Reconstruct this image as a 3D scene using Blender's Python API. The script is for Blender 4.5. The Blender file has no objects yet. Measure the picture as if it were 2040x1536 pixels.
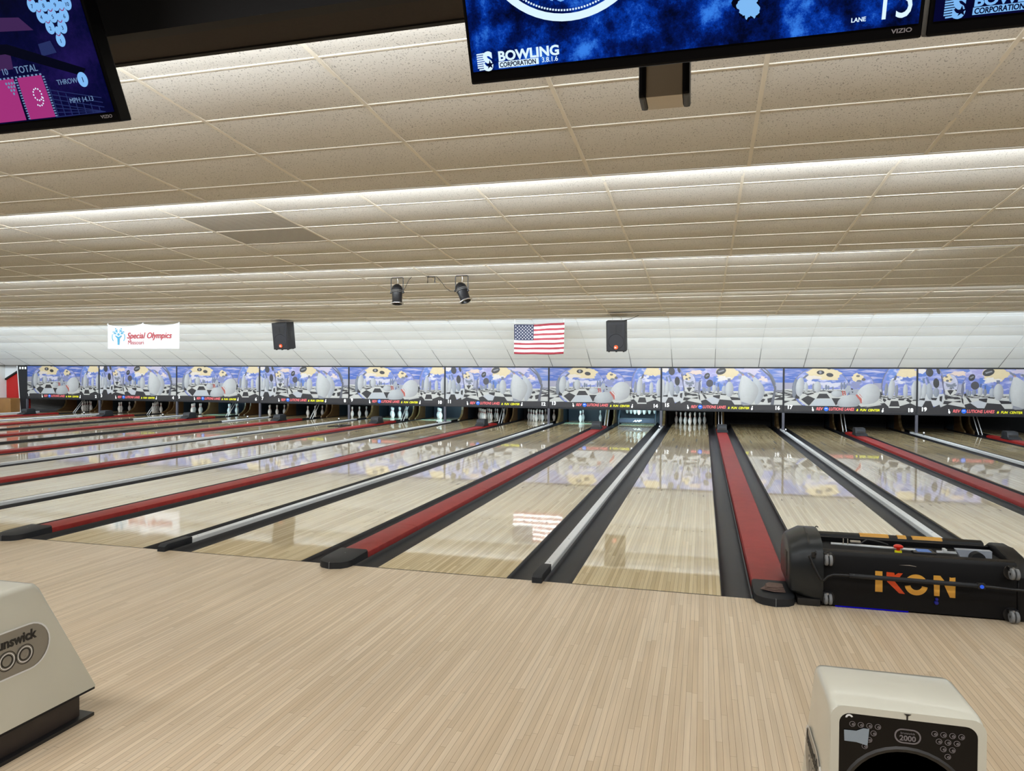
import bpy, bmesh, math, random
from mathutils import Vector, Matrix, Euler
from mathutils.geometry import tessellate_polygon
R = math.radians
random.seed(7)
S = bpy.context.scene
COL = S.collection

# ---------------------------------------------------------------- camera
cam = bpy.data.objects.new('camera', bpy.data.cameras.new('camera')); COL.objects.link(cam)
CX, CY, CZ = -0.5024, -5.3953, 1.6119
yaw, pitch, roll = 0.2626, -0.0162, 0.0057
fw = Vector((-math.sin(yaw)*math.cos(pitch), math.cos(yaw)*math.cos(pitch), math.sin(pitch)))
rt = Vector((math.cos(yaw), math.sin(yaw), 0)); up = rt.cross(fw)
r2 = math.cos(roll)*rt + math.sin(roll)*up; u2 = -math.sin(roll)*rt + math.cos(roll)*up
M = Matrix((r2, u2, -fw)).transposed().to_4x4(); M.translation = (CX, CY, CZ)
cam.matrix_world = M
cam.data.sensor_width = 36; cam.data.lens = 1419.285/2040*36; cam.data.clip_start = .05
S.camera = cam

# ---------------------------------------------------------------- world, exposure, room light
w = bpy.data.worlds.new('world'); S.world = w; w.use_nodes = True
w.node_tree.nodes['Background'].inputs[0].default_value = (.9, .95, 1, 1)
w.node_tree.nodes['Background'].inputs[1].default_value = .05
S.view_settings.view_transform = 'Standard'; S.view_settings.look = 'None'
S.view_settings.gamma = 1; S.view_settings.use_curve_mapping = False
S.view_settings.exposure = -0.46

def area(x, y, z, sx, sy, e, rot, col=(1, 1, 1)):
    l = bpy.data.lights.new('area_lamp', 'AREA'); l.shape = 'RECTANGLE'; l.size = sx; l.size_y = sy
    l.energy = e; l.color = col
    o = bpy.data.objects.new('area_lamp', l); COL.objects.link(o); o.location = (x, y, z); o.rotation_euler = rot
    return o
# fluorescent rows hidden behind every step of the ceiling, one lamp per bay (some bays are out)
T = 1.2192
COVE = [(-2.40, 3.24, 56), (.51, 3.28, 108), (4.36, 3.215, 104), (8.17, 3.16, 66), (11.61, 3.07, 155)]
BAY = 3*T
for ri, (y, z, e) in enumerate(COVE):
    for b in range(-8, 3):
        x = -1.40 + b*BAY + BAY/2
        ee = e
        if ri == 1 and b <= -3: ee = e*(.5 if b == -3 else .12)
        if ri == 2 and b >= 1: ee = e*.06
        if ri == 2 and b <= -4: ee = e*.8
        if x < -27: continue
        area(x, y, z, BAY*.96, .05, ee, (R(92), 0, 0), (.88, .95, 1) if ri < 4 else (.84, .93, 1))
# unseen overhead lamps, added to brighten the near approach
for x in (-7.0, -3.5, 0.0, 3.5):
    area(x, -4.7, 3.08, 2.4, .4, 92, (R(6), 0, 0), (1, .97, .94))

# ---------------------------------------------------------------- helpers
def lin(c):
    if max(c) > 1.0 or True: c = [v/255 for v in c]
    return tuple(v/12.92 if v <= .04045 else ((v+.055)/1.055)**2.4 for v in c[:3])
def mat(name, col, rough=.5, metal=0, coat=0, emit=None, es=1, spec=.5, noise=0, nscale=8, alpha=1):
    m = bpy.data.materials.new(name); m.use_nodes = True; nt = m.node_tree; p = nt.nodes['Principled BSDF']
    c = lin(col); p.inputs['Base Color'].default_value = (*c, 1)
    p.inputs['Roughness'].default_value = rough; p.inputs['Metallic'].default_value = metal
    p.inputs['Coat Weight'].default_value = coat; p.inputs['Coat Roughness'].default_value = .04
    p.inputs['Specular IOR Level'].default_value = spec; p.inputs['Alpha'].default_value = alpha
    if emit: p.inputs['Emission Color'].default_value = (*lin(emit), 1); p.inputs['Emission Strength'].default_value = es
    # slight procedural wear in tone and gloss
    tc = nt.nodes.new('ShaderNodeTexCoord'); n = nt.nodes.new('ShaderNodeTexNoise')
    n.inputs['Scale'].default_value = nscale; n.inputs['Detail'].default_value = 4
    nt.links.new(tc.outputs['Object'], n.inputs['Vector'])
    k = noise if noise else .03
    mr = nt.nodes.new('ShaderNodeMapRange'); mr.inputs[3].default_value = 1-k; mr.inputs[4].default_value = 1+k
    nt.links.new(n.outputs[0], mr.inputs[0])
    mx = nt.nodes.new('ShaderNodeVectorMath'); mx.operation = 'SCALE'; mx.inputs[0].default_value = c
    nt.links.new(mr.outputs[0], mx.inputs['Scale']); nt.links.new(mx.outputs[0], p.inputs['Base Color'])
    return m
def nodes(m):
    nt = m.node_tree; return nt, nt.nodes['Principled BSDF']

MT = {}
MT['black'] = mat('black_plastic', (17, 17, 20), .4)
MT['matte'] = mat('matte_black', (16, 16, 18), .8)
MT['rubber'] = mat('charcoal_rubber', (30, 32, 36), .55, noise=.1, spec=.35)
MT['gutter'] = mat('gutter_composite', (33, 33, 36), .45, spec=.35, noise=.22, nscale=3)
MT['alu'] = mat('brushed_aluminium', (222, 225, 226), .4, noise=.06)
MT['darkstrip'] = mat('dark_divider_strip', (44, 42, 40), .5)
MT['steel'] = mat('steel', (190, 192, 195), .3, metal=.9)
MT['white'] = mat('white_plastic', (232, 232, 232), .4)
MT['tbar'] = mat('grid_enamel', (220, 212, 197), .5)
MT['lip'] = mat('white_paint', (225, 225, 222), .7)
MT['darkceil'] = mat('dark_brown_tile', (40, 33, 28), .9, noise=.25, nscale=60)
MT['hood'] = mat('ivory_fibreglass', (203, 203, 190), .28, coat=.5, noise=.04, nscale=5)
MT['hoodbase'] = mat('dark_brown_steel', (46, 38, 35), .45)
MT['silver'] = mat('silver_badge', (150, 148, 142), .35, metal=.6)
MT['gloss'] = mat('black_glass_panel', (6, 6, 8), .12, spec=.25)
MT['print'] = mat('grey_print', (112, 108, 112), .4)
MT['ink'] = mat('dark_ink', (28, 26, 24), .5)
MT['wood'] = mat('brown_wood', (138, 98, 52), .5, noise=.2, nscale=4)
MT['kick'] = mat('kickback_board', (88, 62, 34), .5, noise=.3, nscale=5)
MT['tan'] = mat('tan_edge_band', (104, 84, 52), .45)
MT['slate'] = mat('slate_lining', (48, 58, 66), .5)
MT['navy'] = mat('navy_board', (32, 42, 58), .5)
MT['redwall'] = mat('red_wall_paint', (176, 18, 14), .6)
MT['frame'] = mat('mask_frame', (22, 23, 28), .45, spec=.3)
MT['post'] = mat('grey_post', (70, 70, 80), .4)
MT['pin'] = mat('pin_plastic', (240, 240, 238), .22, coat=.4, noise=.02)
MT['pinred'] = mat('red_stripe', (196, 30, 44), .35)
MT['spk'] = mat('speaker_box', (20, 20, 24), .6, noise=.1, nscale=50)
MT['grill'] = mat('speaker_grill', (25, 26, 33), .55, noise=.25, nscale=90)
MT['orange'] = mat('orange_badge', (226, 84, 30), .4)
MT['gold'] = mat('gold_vinyl', (218, 160, 62), .45)
MT['flame'] = mat('orange_red_vinyl', (214, 74, 24), .45)
MT['tan2'] = mat('brown_cloth', (104, 84, 76), .95, noise=.2, nscale=40)
MT['hull'] = mat('machine_shell', (11, 11, 13), .42, noise=.08, spec=.25)
MT['hullcap'] = mat('machine_end_shell', (24, 28, 31), .36, noise=.06, spec=.4)
MT['wheel'] = mat('grey_caster_rubber', (120, 122, 124), .5)
MT['wht'] = mat('white_vinyl', (245, 245, 245), .45)
MT['yel'] = mat('yellow_vinyl', (240, 236, 30), .45)
MT['pink'] = mat('red_pink_vinyl', (238, 112, 116), .45)
MT['blue'] = mat('blue_vinyl', (20, 96, 214), .4)
MT['cloth'] = mat('banner_vinyl', (244, 246, 250), .5)
MT['txtred'] = mat('crimson_print', (176, 34, 48), .5)
MT['teal'] = mat('teal_print', (60, 160, 200), .5)
MT['fred'] = mat('flag_red', (112, 14, 28), .7)
MT['fblue'] = mat('flag_blue', (13, 17, 44), .7)
MT['lamp'] = mat('lens_purple', (60, 50, 58), .2)
MT['pale'] = mat('silver_bracket', (176, 166, 150), .4)

def boards(name, c1, c2, mort, rowh, length, rough, coat, crough, dirt, bump=.0):
    m = mat(name, c1, rough); nt, p = nodes(m); L = nt.links.new
    tc = nt.nodes.new('ShaderNodeTexCoord'); oi = nt.nodes.new('ShaderNodeObjectInfo')
    sc = nt.nodes.new('ShaderNodeVectorMath'); sc.operation = 'ADD'
    mul = nt.nodes.new('ShaderNodeMath'); mul.operation = 'MULTIPLY'; mul.inputs[1].default_value = 37
    L(oi.outputs['Random'], mul.inputs[0]); L(tc.outputs['Object'], sc.inputs[0]); L(mul.outputs[0], sc.inputs[1])
    mp = nt.nodes.new('ShaderNodeMapping'); mp.inputs['Rotation'].default_value = (0, 0, R(90)); L(sc.outputs[0], mp.inputs[0])
    sx = nt.nodes.new('ShaderNodeSeparateXYZ'); L(mp.outputs[0], sx.inputs[0])
    dv = nt.nodes.new('ShaderNodeMath'); dv.operation = 'DIVIDE'; dv.inputs[1].default_value = rowh; L(sx.outputs[1], dv.inputs[0])
    fl_ = nt.nodes.new('ShaderNodeMath'); fl_.operation = 'FLOOR'; L(dv.outputs[0], fl_.inputs[0])
    wn = nt.nodes.new('ShaderNodeTexWhiteNoise'); wn.noise_dimensions = '1D'; L(fl_.outputs[0], wn.inputs['W'])
    ml = nt.nodes.new('ShaderNodeMath'); ml.operation = 'MULTIPLY_ADD'; ml.inputs[1].default_value = length*7; L(wn.outputs['Value'], ml.inputs[0]); L(sx.outputs[0], ml.inputs[2])
    cb = nt.nodes.new('ShaderNodeCombineXYZ'); L(ml.outputs[0], cb.inputs[0]); L(sx.outputs[1], cb.inputs[1])
    br = nt.nodes.new('ShaderNodeTexBrick'); L(cb.outputs[0], br.inputs['Vector'])
    br.offset = 0; br.offset_frequency = 2; br.squash = 1
    br.inputs['Scale'].default_value = 1; br.inputs['Brick Width'].default_value = length
    br.inputs['Row Height'].default_value = rowh; br.inputs['Mortar Size'].default_value = .0008
    br.inputs['Mortar Smooth'].default_value = .1; br.inputs['Bias'].default_value = 0
    br.inputs['Color1'].default_value = (*lin(c1), 1); br.inputs['Color2'].default_value = (*lin(c2), 1)
    br.inputs['Mortar'].default_value = (*lin(mort), 1)
    # long grain
    mp2 = nt.nodes.new('ShaderNodeMapping'); mp2.inputs['Scale'].default_value = (55, 1.6, 1); L(sc.outputs[0], mp2.inputs[0])
    n = nt.nodes.new('ShaderNodeTexNoise'); n.inputs['Scale'].default_value = 1; n.inputs['Detail'].default_value = 3; L(mp2.outputs[0], n.inputs['Vector'])
    n2 = nt.nodes.new('ShaderNodeTexNoise'); n2.inputs['Scale'].default_value = .9; n2.inputs['Detail'].default_value = 5; L(sc.outputs[0], n2.inputs['Vector'])
    a = nt.nodes.new('ShaderNodeMapRange'); a.inputs[1].default_value = .3; a.inputs[2].default_value = .7; a.inputs[3].default_value = .9; a.inputs[4].default_value = 1.07; L(n.outputs[0], a.inputs[0])
    b = nt.nodes.new('ShaderNodeMapRange'); b.inputs[1].default_value = .35; b.inputs[2].default_value = .7; b.inputs[3].default_value = 1-dirt; b.inputs[4].default_value = 1.04; L(n2.outputs[0], b.inputs[0])
    ab = nt.nodes.new('ShaderNodeMath'); ab.operation = 'MULTIPLY'; L(a.outputs[0], ab.inputs[0]); L(b.outputs[0], ab.inputs[1])
    vm = nt.nodes.new('ShaderNodeVectorMath'); vm.operation = 'SCALE'; L(br.outputs['Color'], vm.inputs[0]); L(ab.outputs[0], vm.inputs['Scale'])
    L(vm.outputs[0], p.inputs['Base Color'])
    p.inputs['Coat Weight'].default_value = coat; p.inputs['Coat Roughness'].default_value = crough; p.inputs['Specular IOR Level'].default_value = .25
    if bump:
        bp = nt.nodes.new('ShaderNodeBump'); bp.inputs['Strength'].default_value = bump; bp.inputs['Distance'].default_value = .002
        mp3 = nt.nodes.new('ShaderNodeMapping'); mp3.inputs['Scale'].default_value = (36, 3, 1); L(sc.outputs[0], mp3.inputs[0])
        n3 = nt.nodes.new('ShaderNodeTexNoise'); n3.inputs['Scale'].default_value = 1; L(mp3.outputs[0], n3.inputs['Vector'])
        L(n3.outputs[0], bp.inputs['Height']); L(bp.outputs[0], p.inputs['Coat Normal']); L(bp.outputs[0], p.inputs['Normal'])
    return m
LW = 1.1046
MT['lane'] = boards('lane_boards', (234, 216, 172), (198, 174, 126), (112, 90, 60), LW/39, 1.9, .35, 1.0, .03, .10, .10)
MT['approach'] = boards('approach_boards', (224, 206, 179), (208, 187, 157), (138, 114, 88), .0275, 1.1, .32, .25, .22, .08)

def tilemat(name, col, pits):
    m = mat(name, col, .9, spec=.2); nt, p = nodes(m); L = nt.links.new
    tc = nt.nodes.new('ShaderNodeTexCoord')
    mp = nt.nodes.new('ShaderNodeMapping'); mp.inputs['Scale'].default_value = (1.0, .62, 1); mp.inputs['Rotation'].default_value = (0, 0, .5)
    L(tc.outputs['Object'], mp.inputs[0])
    n = nt.nodes.new('ShaderNodeTexNoise'); n.inputs['Scale'].default_value = 112; n.inputs['Detail'].default_value = 1.2; L(mp.outputs[0], n.inputs['Vector'])
    a = nt.nodes.new('ShaderNodeMapRange'); a.inputs[1].default_value = .625; a.inputs[2].default_value = .67; a.inputs[3].default_value = 1; a.inputs[4].default_value = 1-pits; L(n.outputs[0], a.inputs[0])
    n2 = nt.nodes.new('ShaderNodeTexNoise'); n2.inputs['Scale'].default_value = .8; L(tc.outputs['Object'], n2.inputs['Vector'])
    b = nt.nodes.new('ShaderNodeMapRange'); b.inputs[3].default_value = .94; b.inputs[4].default_value = 1.04; L(n2.outputs[0], b.inputs[0])
    ab = nt.nodes.new('ShaderNodeMath'); ab.operation = 'MULTIPLY'; L(a.outputs[0], ab.inputs[0]); L(b.outputs[0], ab.inputs[1])
    vm = nt.nodes.new('ShaderNodeVectorMath'); vm.operation = 'SCALE'; vm.inputs[0].default_value = lin(col); L(ab.outputs[0], vm.inputs['Scale'])
    L(vm.outputs[0], p.inputs['Base Color'])
    return m
MT['tile'] = tilemat('fissured_ceiling_tile', (210, 206, 199), .5)
MT['vinyl'] = tilemat('smooth_white_panel', (222, 226, 228), .0)

m = mat('red_capping', (140, 34, 32), .45, coat=.03, spec=.22); MT['red'] = m
nt, p = nodes(m); L = nt.links.new
tc = nt.nodes.new('ShaderNodeTexCoord'); n = nt.nodes.new('ShaderNodeTexNoise'); n.inputs['Scale'].default_value = 7; n.inputs['Detail'].default_value = 8; n.inputs['Roughness'].default_value = .7
L(tc.outputs['Object'], n.inputs['Vector'])
cr = nt.nodes.new('ShaderNodeValToRGB'); L(n.outputs[0], cr.inputs[0])
cr.color_ramp.elements[0].position = .3; cr.color_ramp.elements[0].color = (*lin((126, 22, 20)), 1)
cr.color_ramp.elements[1].position = .75; cr.color_ramp.elements[1].color = (*lin((146, 40, 36)), 1)
L(cr.outputs[0], p.inputs['Base Color'])

m = mat('perforated_grille', (150, 144, 136), .6); MT['perf'] = m
nt, p = nodes(m); L = nt.links.new
tc = nt.nodes.new('ShaderNodeTexCoord'); v = nt.nodes.new('ShaderNodeTexVoronoi'); v.inputs['Scale'].default_value = 48; v.inputs['Randomness'].default_value = 0
L(tc.outputs['Object'], v.inputs['Vector'])
cr = nt.nodes.new('ShaderNodeValToRGB'); L(v.outputs['Distance'], cr.inputs[0])
cr.color_ramp.elements[0].position = .36; cr.color_ramp.elements[0].color = (*lin((60, 56, 52)), 1)
cr.color_ramp.elements[1].position = .44; cr.color_ramp.elements[1].color = (*lin((196, 190, 180)), 1)
L(cr.outputs[0], p.inputs['Base Color'])

# ---- mesh builders
class MB:
    def __init__(s): s.b = bmesh.new()
    def box(s, x0, y0, z0, x1, y1, z1, bev=0, rot=None):
        v = [s.b.verts.new(c) for c in ((x0,y0,z0),(x1,y0,z0),(x1,y1,z0),(x0,y1,z0),(x0,y0,z1),(x1,y0,z1),(x1,y1,z1),(x0,y1,z1))]
        f = [s.b.faces.new([v[i] for i in q]) for q in ((0,3,2,1),(4,5,6,7),(0,1,5,4),(1,2,6,5),(2,3,7,6),(3,0,4,7))]
        if rot: bmesh.ops.transform(s.b, matrix=rot, verts=v)
        if bev:
            es = list({e for q in f for e in q.edges})
            bmesh.ops.bevel(s.b, geom=es, offset=bev, segments=2, profile=.6, affect='EDGES')
        return s
    def poly(s, pts): s.b.faces.new([s.b.verts.new(p) for p in pts]); return s
    def extr(s, pts, vec, bev=0, segs=2):      # closed outline extruded along vec
        vec = Vector(vec); a = [s.b.verts.new(p) for p in pts]; c = [s.b.verts.new(Vector(p)+vec) for p in pts]
        n = len(a); fs = [s.b.faces.new(a[::-1]), s.b.faces.new(c)]
        rim = list(fs[0].edges)+list(fs[1].edges)
        for i in range(n): s.b.faces.new((a[i], a[(i+1) % n], c[(i+1) % n], c[i]))
        if bev: bmesh.ops.bevel(s.b, geom=rim, offset=bev, segments=segs, profile=.6, affect='EDGES')
        return s
    def lathe(s, prof, n=24, axis='Z', org=(0,0,0), mtx=None):
        rings = []; allv = []
        for r, z in prof:
            ring = [s.b.verts.new((r*math.cos(2*math.pi*i/n), r*math.sin(2*math.pi*i/n), z)) for i in range(n)] if r > 1e-6 else [s.b.verts.new((0,0,z))]
            rings.append(ring); allv += ring
        for a, b in zip(rings, rings[1:]):
            for i in range(n):
                j = (i+1) % n
                if len(a) == 1 and len(b) == 1: continue
                if len(a) == 1: s.b.faces.new((a[0], b[j], b[i]))
                elif len(b) == 1: s.b.faces.new((a[i], a[j], b[0]))
                else: s.b.faces.new((a[i], a[j], b[j], b[i]))
        if mtx is None:
            mtx = Matrix.Translation(org) @ {'Z': Matrix.Identity(4), 'X': Matrix.Rotation(R(90), 4, 'Y'), 'Y': Matrix.Rotation(R(-90), 4, 'X')}[axis]
        bmesh.ops.transform(s.b, matrix=mtx, verts=allv)
        return s
    def tube(s, pts, r, n=8):
        pts = [Vector(p) for p in pts]; rings = []
        for i, p in enumerate(pts):
            d = (pts[min(i+1, len(pts)-1)]-pts[max(i-1, 0)]).normalized()
            a = d.cross(Vector((0, 0, 1)) if abs(d.z) < .9 else Vector((1, 0, 0))).normalized(); c = d.cross(a)
            rings.append([s.b.verts.new(p + r*(math.cos(2*math.pi*k/n)*a+math.sin(2*math.pi*k/n)*c)) for k in range(n)])
        for a, b in zip(rings, rings[1:]):
            for i in range(n): s.b.faces.new((a[i], a[(i+1) % n], b[(i+1) % n], b[i]))
        s.b.faces.new(rings[0][::-1]); s.b.faces.new(rings[-1])
        return s
    def build(s, name, m, parent=None, smooth=False, loc=None):
        bmesh.ops.recalc_face_normals(s.b, faces=s.b.faces)
        me = bpy.data.meshes.new(name); s.b.to_mesh(me); s.b.free()
        for mm in (m if isinstance(m, (list, tuple)) else [m]): me.materials.append(mm)
        if smooth:
            me.polygons.foreach_set('use_smooth', [True]*len(me.polygons))
            try: me.set_sharp_from_angle(angle=R(40))
            except Exception: pass
        o = bpy.data.objects.new(name, me); COL.objects.link(o)
        if parent: o.parent = parent
        if loc: o.location = loc
        return o
def tag(o, label, cat, group=None, kind=None):
    o['label'] = label; o['category'] = cat
    if group: o['group'] = group
    if kind: o['kind'] = kind
    return o
def thing(name, loc, label, cat, group=None, rot=(0,0,0)):
    o = bpy.data.objects.new(name, None); COL.objects.link(o); o.location = loc; o.rotation_euler = rot
    o.empty_display_size = .1
    return tag(o, label, cat, group)
def struct(o): o['kind'] = 'structure'; return o
def dup(root, loc=None, label=None, group=None):
    r = root.copy(); COL.objects.link(r)
    if loc: r.location = loc
    if label: r['label'] = label
    if group: r['group'] = group
    for ch in list(root.children):
        c = ch.copy(); COL.objects.link(c); c.parent = r
        for g in list(ch.children):
            d = g.copy(); COL.objects.link(d); d.parent = c
    return r
def text(name, body, size, loc, m, parent=None, rot=(R(90),0,0), align='LEFT', ext=.001, shear=0, off=0, sx=1, spacing=1, label=None):
    cu = bpy.data.curves.new(name, 'FONT'); cu.body = body; cu.size = size; cu.align_x = align; cu.extrude = ext
    cu.shear = shear; cu.offset = off*size; cu.space_character = spacing; cu.resolution_u = 3
    t = bpy.data.objects.new(name, cu); COL.objects.link(t)
    bpy.context.view_layer.update()
    me = bpy.data.meshes.new_from_object(t.evaluated_get(bpy.context.evaluated_depsgraph_get()))
    bpy.data.objects.remove(t)
    me.materials.clear(); me.materials.append(m)
    o = bpy.data.objects.new(name, me); COL.objects.link(o); o.location = loc; o.rotation_euler = rot; o.scale = (sx, 1, 1)
    if parent: o.parent = parent
    if label: o['label'] = label
    return o

P, A = 3.46, .3623
def lane_c(n):
    m_ = (n-1)//2
    return (-A-LW/2 if n % 2 else A+LW/2) + (m_-7)*P
XL, XR = -27.6, 10.6

# ================================================================ STRUCTURE
b = MB(); b.box(XL, -9, -.3, XR, -.004, 0); struct(b.build('floor', MT['approach']))
b = MB(); b.box(XL, -.004, -.3, XR, 20.6, -.13); struct(b.build('floor', MT['matte']))
b = MB(); b.box(XL-.1, -9, 0, XL, 20.6, 3.6); struct(b.build('wall_left', MT['lip']))
b = MB(); b.box(XR, -9, 0, XR+.1, 20.6, 3.6); struct(b.build('wall_right', MT['lip']))
b = MB(); b.box(XL, 20.5, -.3, XR, 20.6, 3.6); struct(b.build('wall_back', MT['matte']))
b = MB(); b.box(XL, -9.1, 0, XR, -9, 3.6); struct(b.build('wall_front', mat('dark_tan_wall', (70, 60, 52), .8)))
b = MB(); b.box(XL, -9, 3.62, XR, 20.6, 3.7); struct(b.build('ceiling', MT['matte']))

# stepped acoustic ceiling: each run slopes down towards the pins, then jumps up
K0, K1 = -22, 10
XG = [-1.402+T*k for k in range(K0, K1)]
def ceil_run(y0, y1, zf, first, m, sag, skip=()):
    rows = [y0]+[first+.608*k for k in range(-9, 12) if y0+.04 < first+.608*k < y1-.04]+[y1]
    b = MB(); g = MB(); rnd = random.Random(int(y0*100))
    for ya, yb in zip(rows, rows[1:]):
        for xa in XG[:-1]:
            if any(abs(xa-sx) < .1 and abs(ya-sy) < .05 for sx, sy in skip): continue
            s_ = sag*(.6+.8*rnd.random()); nx, ny = 4, 8
            if (yb-ya) < .4: s_ *= .25
            tl = (rnd.random()-.5)*.004
            V = [[b.b.verts.new((xa+T*i/nx, ya+(yb-ya)*j/ny, zf(ya+(yb-ya)*j/ny)-s_*math.sin(math.pi*j/ny)*(.55+.45*math.sin(math.pi*i/nx))-abs(tl)*i/nx)) for j in range(ny+1)] for i in range(nx+1)]
            for i in range(nx):
                for j in range(ny): b.b.faces.new((V[i][j], V[i+1][j], V[i+1][j+1], V[i][j+1]))
    for yy in rows[1:-1]:
        z = zf(yy); g.box(XG[0], yy-.008, z-.006, XG[-1], yy+.008, z+.004)
    for x in XG:
        g.extr([(x-.013, y0, zf(y0)-.009), (x+.013, y0, zf(y0)-.009), (x+.013, y0, zf(y0)+.004), (x-.013, y0, zf(y0)+.004)], (0, y1-y0, zf(y1)-zf(y0)))
    o = b.build('ceiling', m, smooth=True); struct(o)
    o = g.build('trim_1', MT['tbar']); struct(o)
z1 = lambda y: 3.3455-.0745*(y+1.171)
z2 = lambda y: 3.3725-.0766*(y-1.4787)
z3 = lambda y: 3.2786-.0815*(y-6.018)
z4 = lambda y: 2.973+.080*(11.49-y)
z5 = lambda y: 3.103+.080*(13.61-y)
GR = (-1.402-4*T,)
ceil_run(-2.46, .39, z1, -1.171, MT['tile'], .012)
ceil_run(.43, 4.243, z2, 1.4787, MT['tile'], .012, skip=[(GR[0], 1.4787), (GR[0], 2.0867)])
ceil_run(4.29, 8.05, z3, 6.018, MT['tile'], .012)
ceil_run(8.10, 11.49, z4, 9.78, MT['tile'], .012)
ceil_run(11.54, 13.61, z5, 12.39, MT['vinyl'], .004)
for i, (e, za, zb) in enumerate([(-2.50, 3.12, 3.47), (.39, z1(.39)-.004, 3.50), (4.243, z2(4.243)-.004, 3.46), (8.05, z3(8.05)-.004, 3.31), (11.49, z4(11.49)-.004, 3.32)]):
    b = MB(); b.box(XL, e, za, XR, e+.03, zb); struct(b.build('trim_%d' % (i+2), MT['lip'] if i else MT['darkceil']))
# dark bulkhead over the seating side and its fascia
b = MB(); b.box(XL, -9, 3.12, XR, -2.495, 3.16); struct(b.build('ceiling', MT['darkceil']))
b = MB(); b.box(XL, -3.31, 2.80, XR, -3.26, 3.12); struct(b.build('trim_7', MT['matte']))
b = MB(); b.box(XL, -2.512, 3.112, XR, -2.49, 3.125); struct(b.build('trim_8', MT['matte']))
# white sloping panels that come down to the masking units
prof = [(13.61, 3.103), (14.91, 2.633), (16.46, 1.853)]
def pp(s):
    L1 = math.hypot(1.30, .47); L2 = math.hypot(1.55, .78)
    if s < L1: t = s/L1; return 13.61+1.30*t, 3.103-.47*t
    t = (s-L1)/L2; return 14.91+1.55*t, 2.633-.78*t
LT = math.hypot(1.30, .47)+math.hypot(1.55, .78)
rowsS = [0, .16, .77, 1.382, 1.99, 2.60, LT]
b = MB(); g = MB()
for sa, sb in zip(rowsS, rowsS[1:]):
    ya, za = pp(sa); yb, zb = pp(sb)
    for xa in XG[:-1]:
        if xa < -27.2: pass
        nx = 6
        V = [[b.b.verts.new((xa+T*i/nx, ya+(yb-ya)*j/4, za+(zb-za)*j/4-.005*math.sin(math.pi*j/4)*(1 if sb-sa > .4 else .2))) for j in range(5)] for i in range(nx+1)]
        for i in range(nx):
            for j in range(4): b.b.faces.new((V[i][j], V[i+1][j], V[i+1][j+1], V[i][j+1]))
struct(b.build('ceiling', MT['vinyl'], smooth=True))
MT['joint'] = mat('dark_joint', (96, 102, 108), .6); MT['joint2'] = mat('pale_joint', (182, 188, 192), .6)
for s in rowsS[1:-2]:
    y, z = pp(s); g.box(XG[0], y-.003, z-.006, XG[-1], y+.003, z-.002)
struct(g.build('trim_9', MT['joint2']))
g = MB(); y, z = pp(2.60); g.box(XG[0], y-.003, z-.006, XG[-1], y+.003, z-.002); struct(g.build('trim_12', MT['joint']))
for a_, b_, hw, mm, nm in ((0, 1.382, .003, 'joint2', 'trim_10'), (1.382, 1.99, .003, 'joint2', 'trim_13'), (1.99, LT, .009, 'joint', 'trim_14')):
    g = MB()
    for x in XG:
        ya, za = pp(a_); yb, zb = pp(b_); h0 = hw*(.45 if a_ > 1.9 else 1)
        v = [(x-h0, ya, za-.007), (x+h0, ya, za-.007), (x+hw, yb, zb-.007), (x-hw, yb, zb-.007)]
        g.extr(v, (0, 0, .003))
    struct(g.build(nm, MT[mm]))

# return-air grilles
for k, (ya, nm) in enumerate(((1.4787, 'nearer'), (2.0867, 'farther'))):
    t = thing('air_return_grille', (GR[0]+T/2, ya+.304, z2(ya+.304)), 'grey perforated air grille in the ceiling, %s one of the pair' % nm, 'air vent', 'ceiling return grilles', rot=(math.atan(-.0766), 0, 0))
    b = MB(); b.box(-.592, -.292, -.004, .592, .292, .002); b.build('perforated_face', MT['perf'], t)
    b = MB()
    for q in ((-.6, -.3, .6, -.29), (-.6, .29, .6, .3), (-.6, -.3, -.588, .3), (.588, -.3, .6, .3)): b.box(q[0], q[1], -.007, q[2], q[3], .002)
    b.build('frame', MT['tbar'], t)

# ================================================================ LANES
ARROW = [(-15, 4.37), (-10, 4.53), (-5, 4.70), (0, 4.83), (5, 4.70), (10, 4.53), (15, 4.37)]
lane_first = None
MT['stain'] = mat('dark_inlay', (84, 66, 44), .4)
def make_lane(n):
    global lane_first
    c = lane_c(n)
    lab = 'glossy pale maple bowling lane under masking number %d' % n
    if n == 16: lab = 'glossy maple bowling lane 16 with the oiling machine standing on its foul line'
    if lane_first:
        return dup(lane_first, (c, 0, 0), lab)
    t = thing('bowling_lane', (c, 0, 0), lab, 'bowling lane', 'bowling lanes side by side')
    b = MB(); b.box(-LW/2, .003, -.06, LW/2, 19.25, 0); b.build('lane_surface', MT['lane'], t)
    bw = LW/39
    for i, y in ARROW:
        x = i*bw; b = MB(); b.extr([(x-.009, y, .0003), (x+.009, y, .0003), (x, y+.14, .0003)], (0, 0, .0006)); b.build('aiming_arrow', MT['stain'], t)
    for i in (-14.5, -11.5, -8.5, -5.5, 5.5, 8.5, 11.5, 14.5):
        x = i*bw; b = MB(); b.lathe([(0, .0003), (.009, .0003), (.009, .001), (0, .001)], 10, org=(x, 2.17, 0)); b.build('guide_dot', MT['stain'], t)
    for x, y, l in ((-.297, 12.41, .72), (.26, 12.40, .75), (-.157, 10.64, .62), (.10, 11.13, .25)):
        b = MB(); b.box(x-bw*.55, y, .0003, x+bw*.55, y+l, .0008); b.build('range_marker', MT['ink'], t)
    b = MB(); b.box(-LW/2, -.006, .0002, LW/2, .006, .0009); b.build('foul_line', MT['ink'], t)
    lane_first = t
    return t
for n in range(1, 21): make_lane(n)

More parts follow.
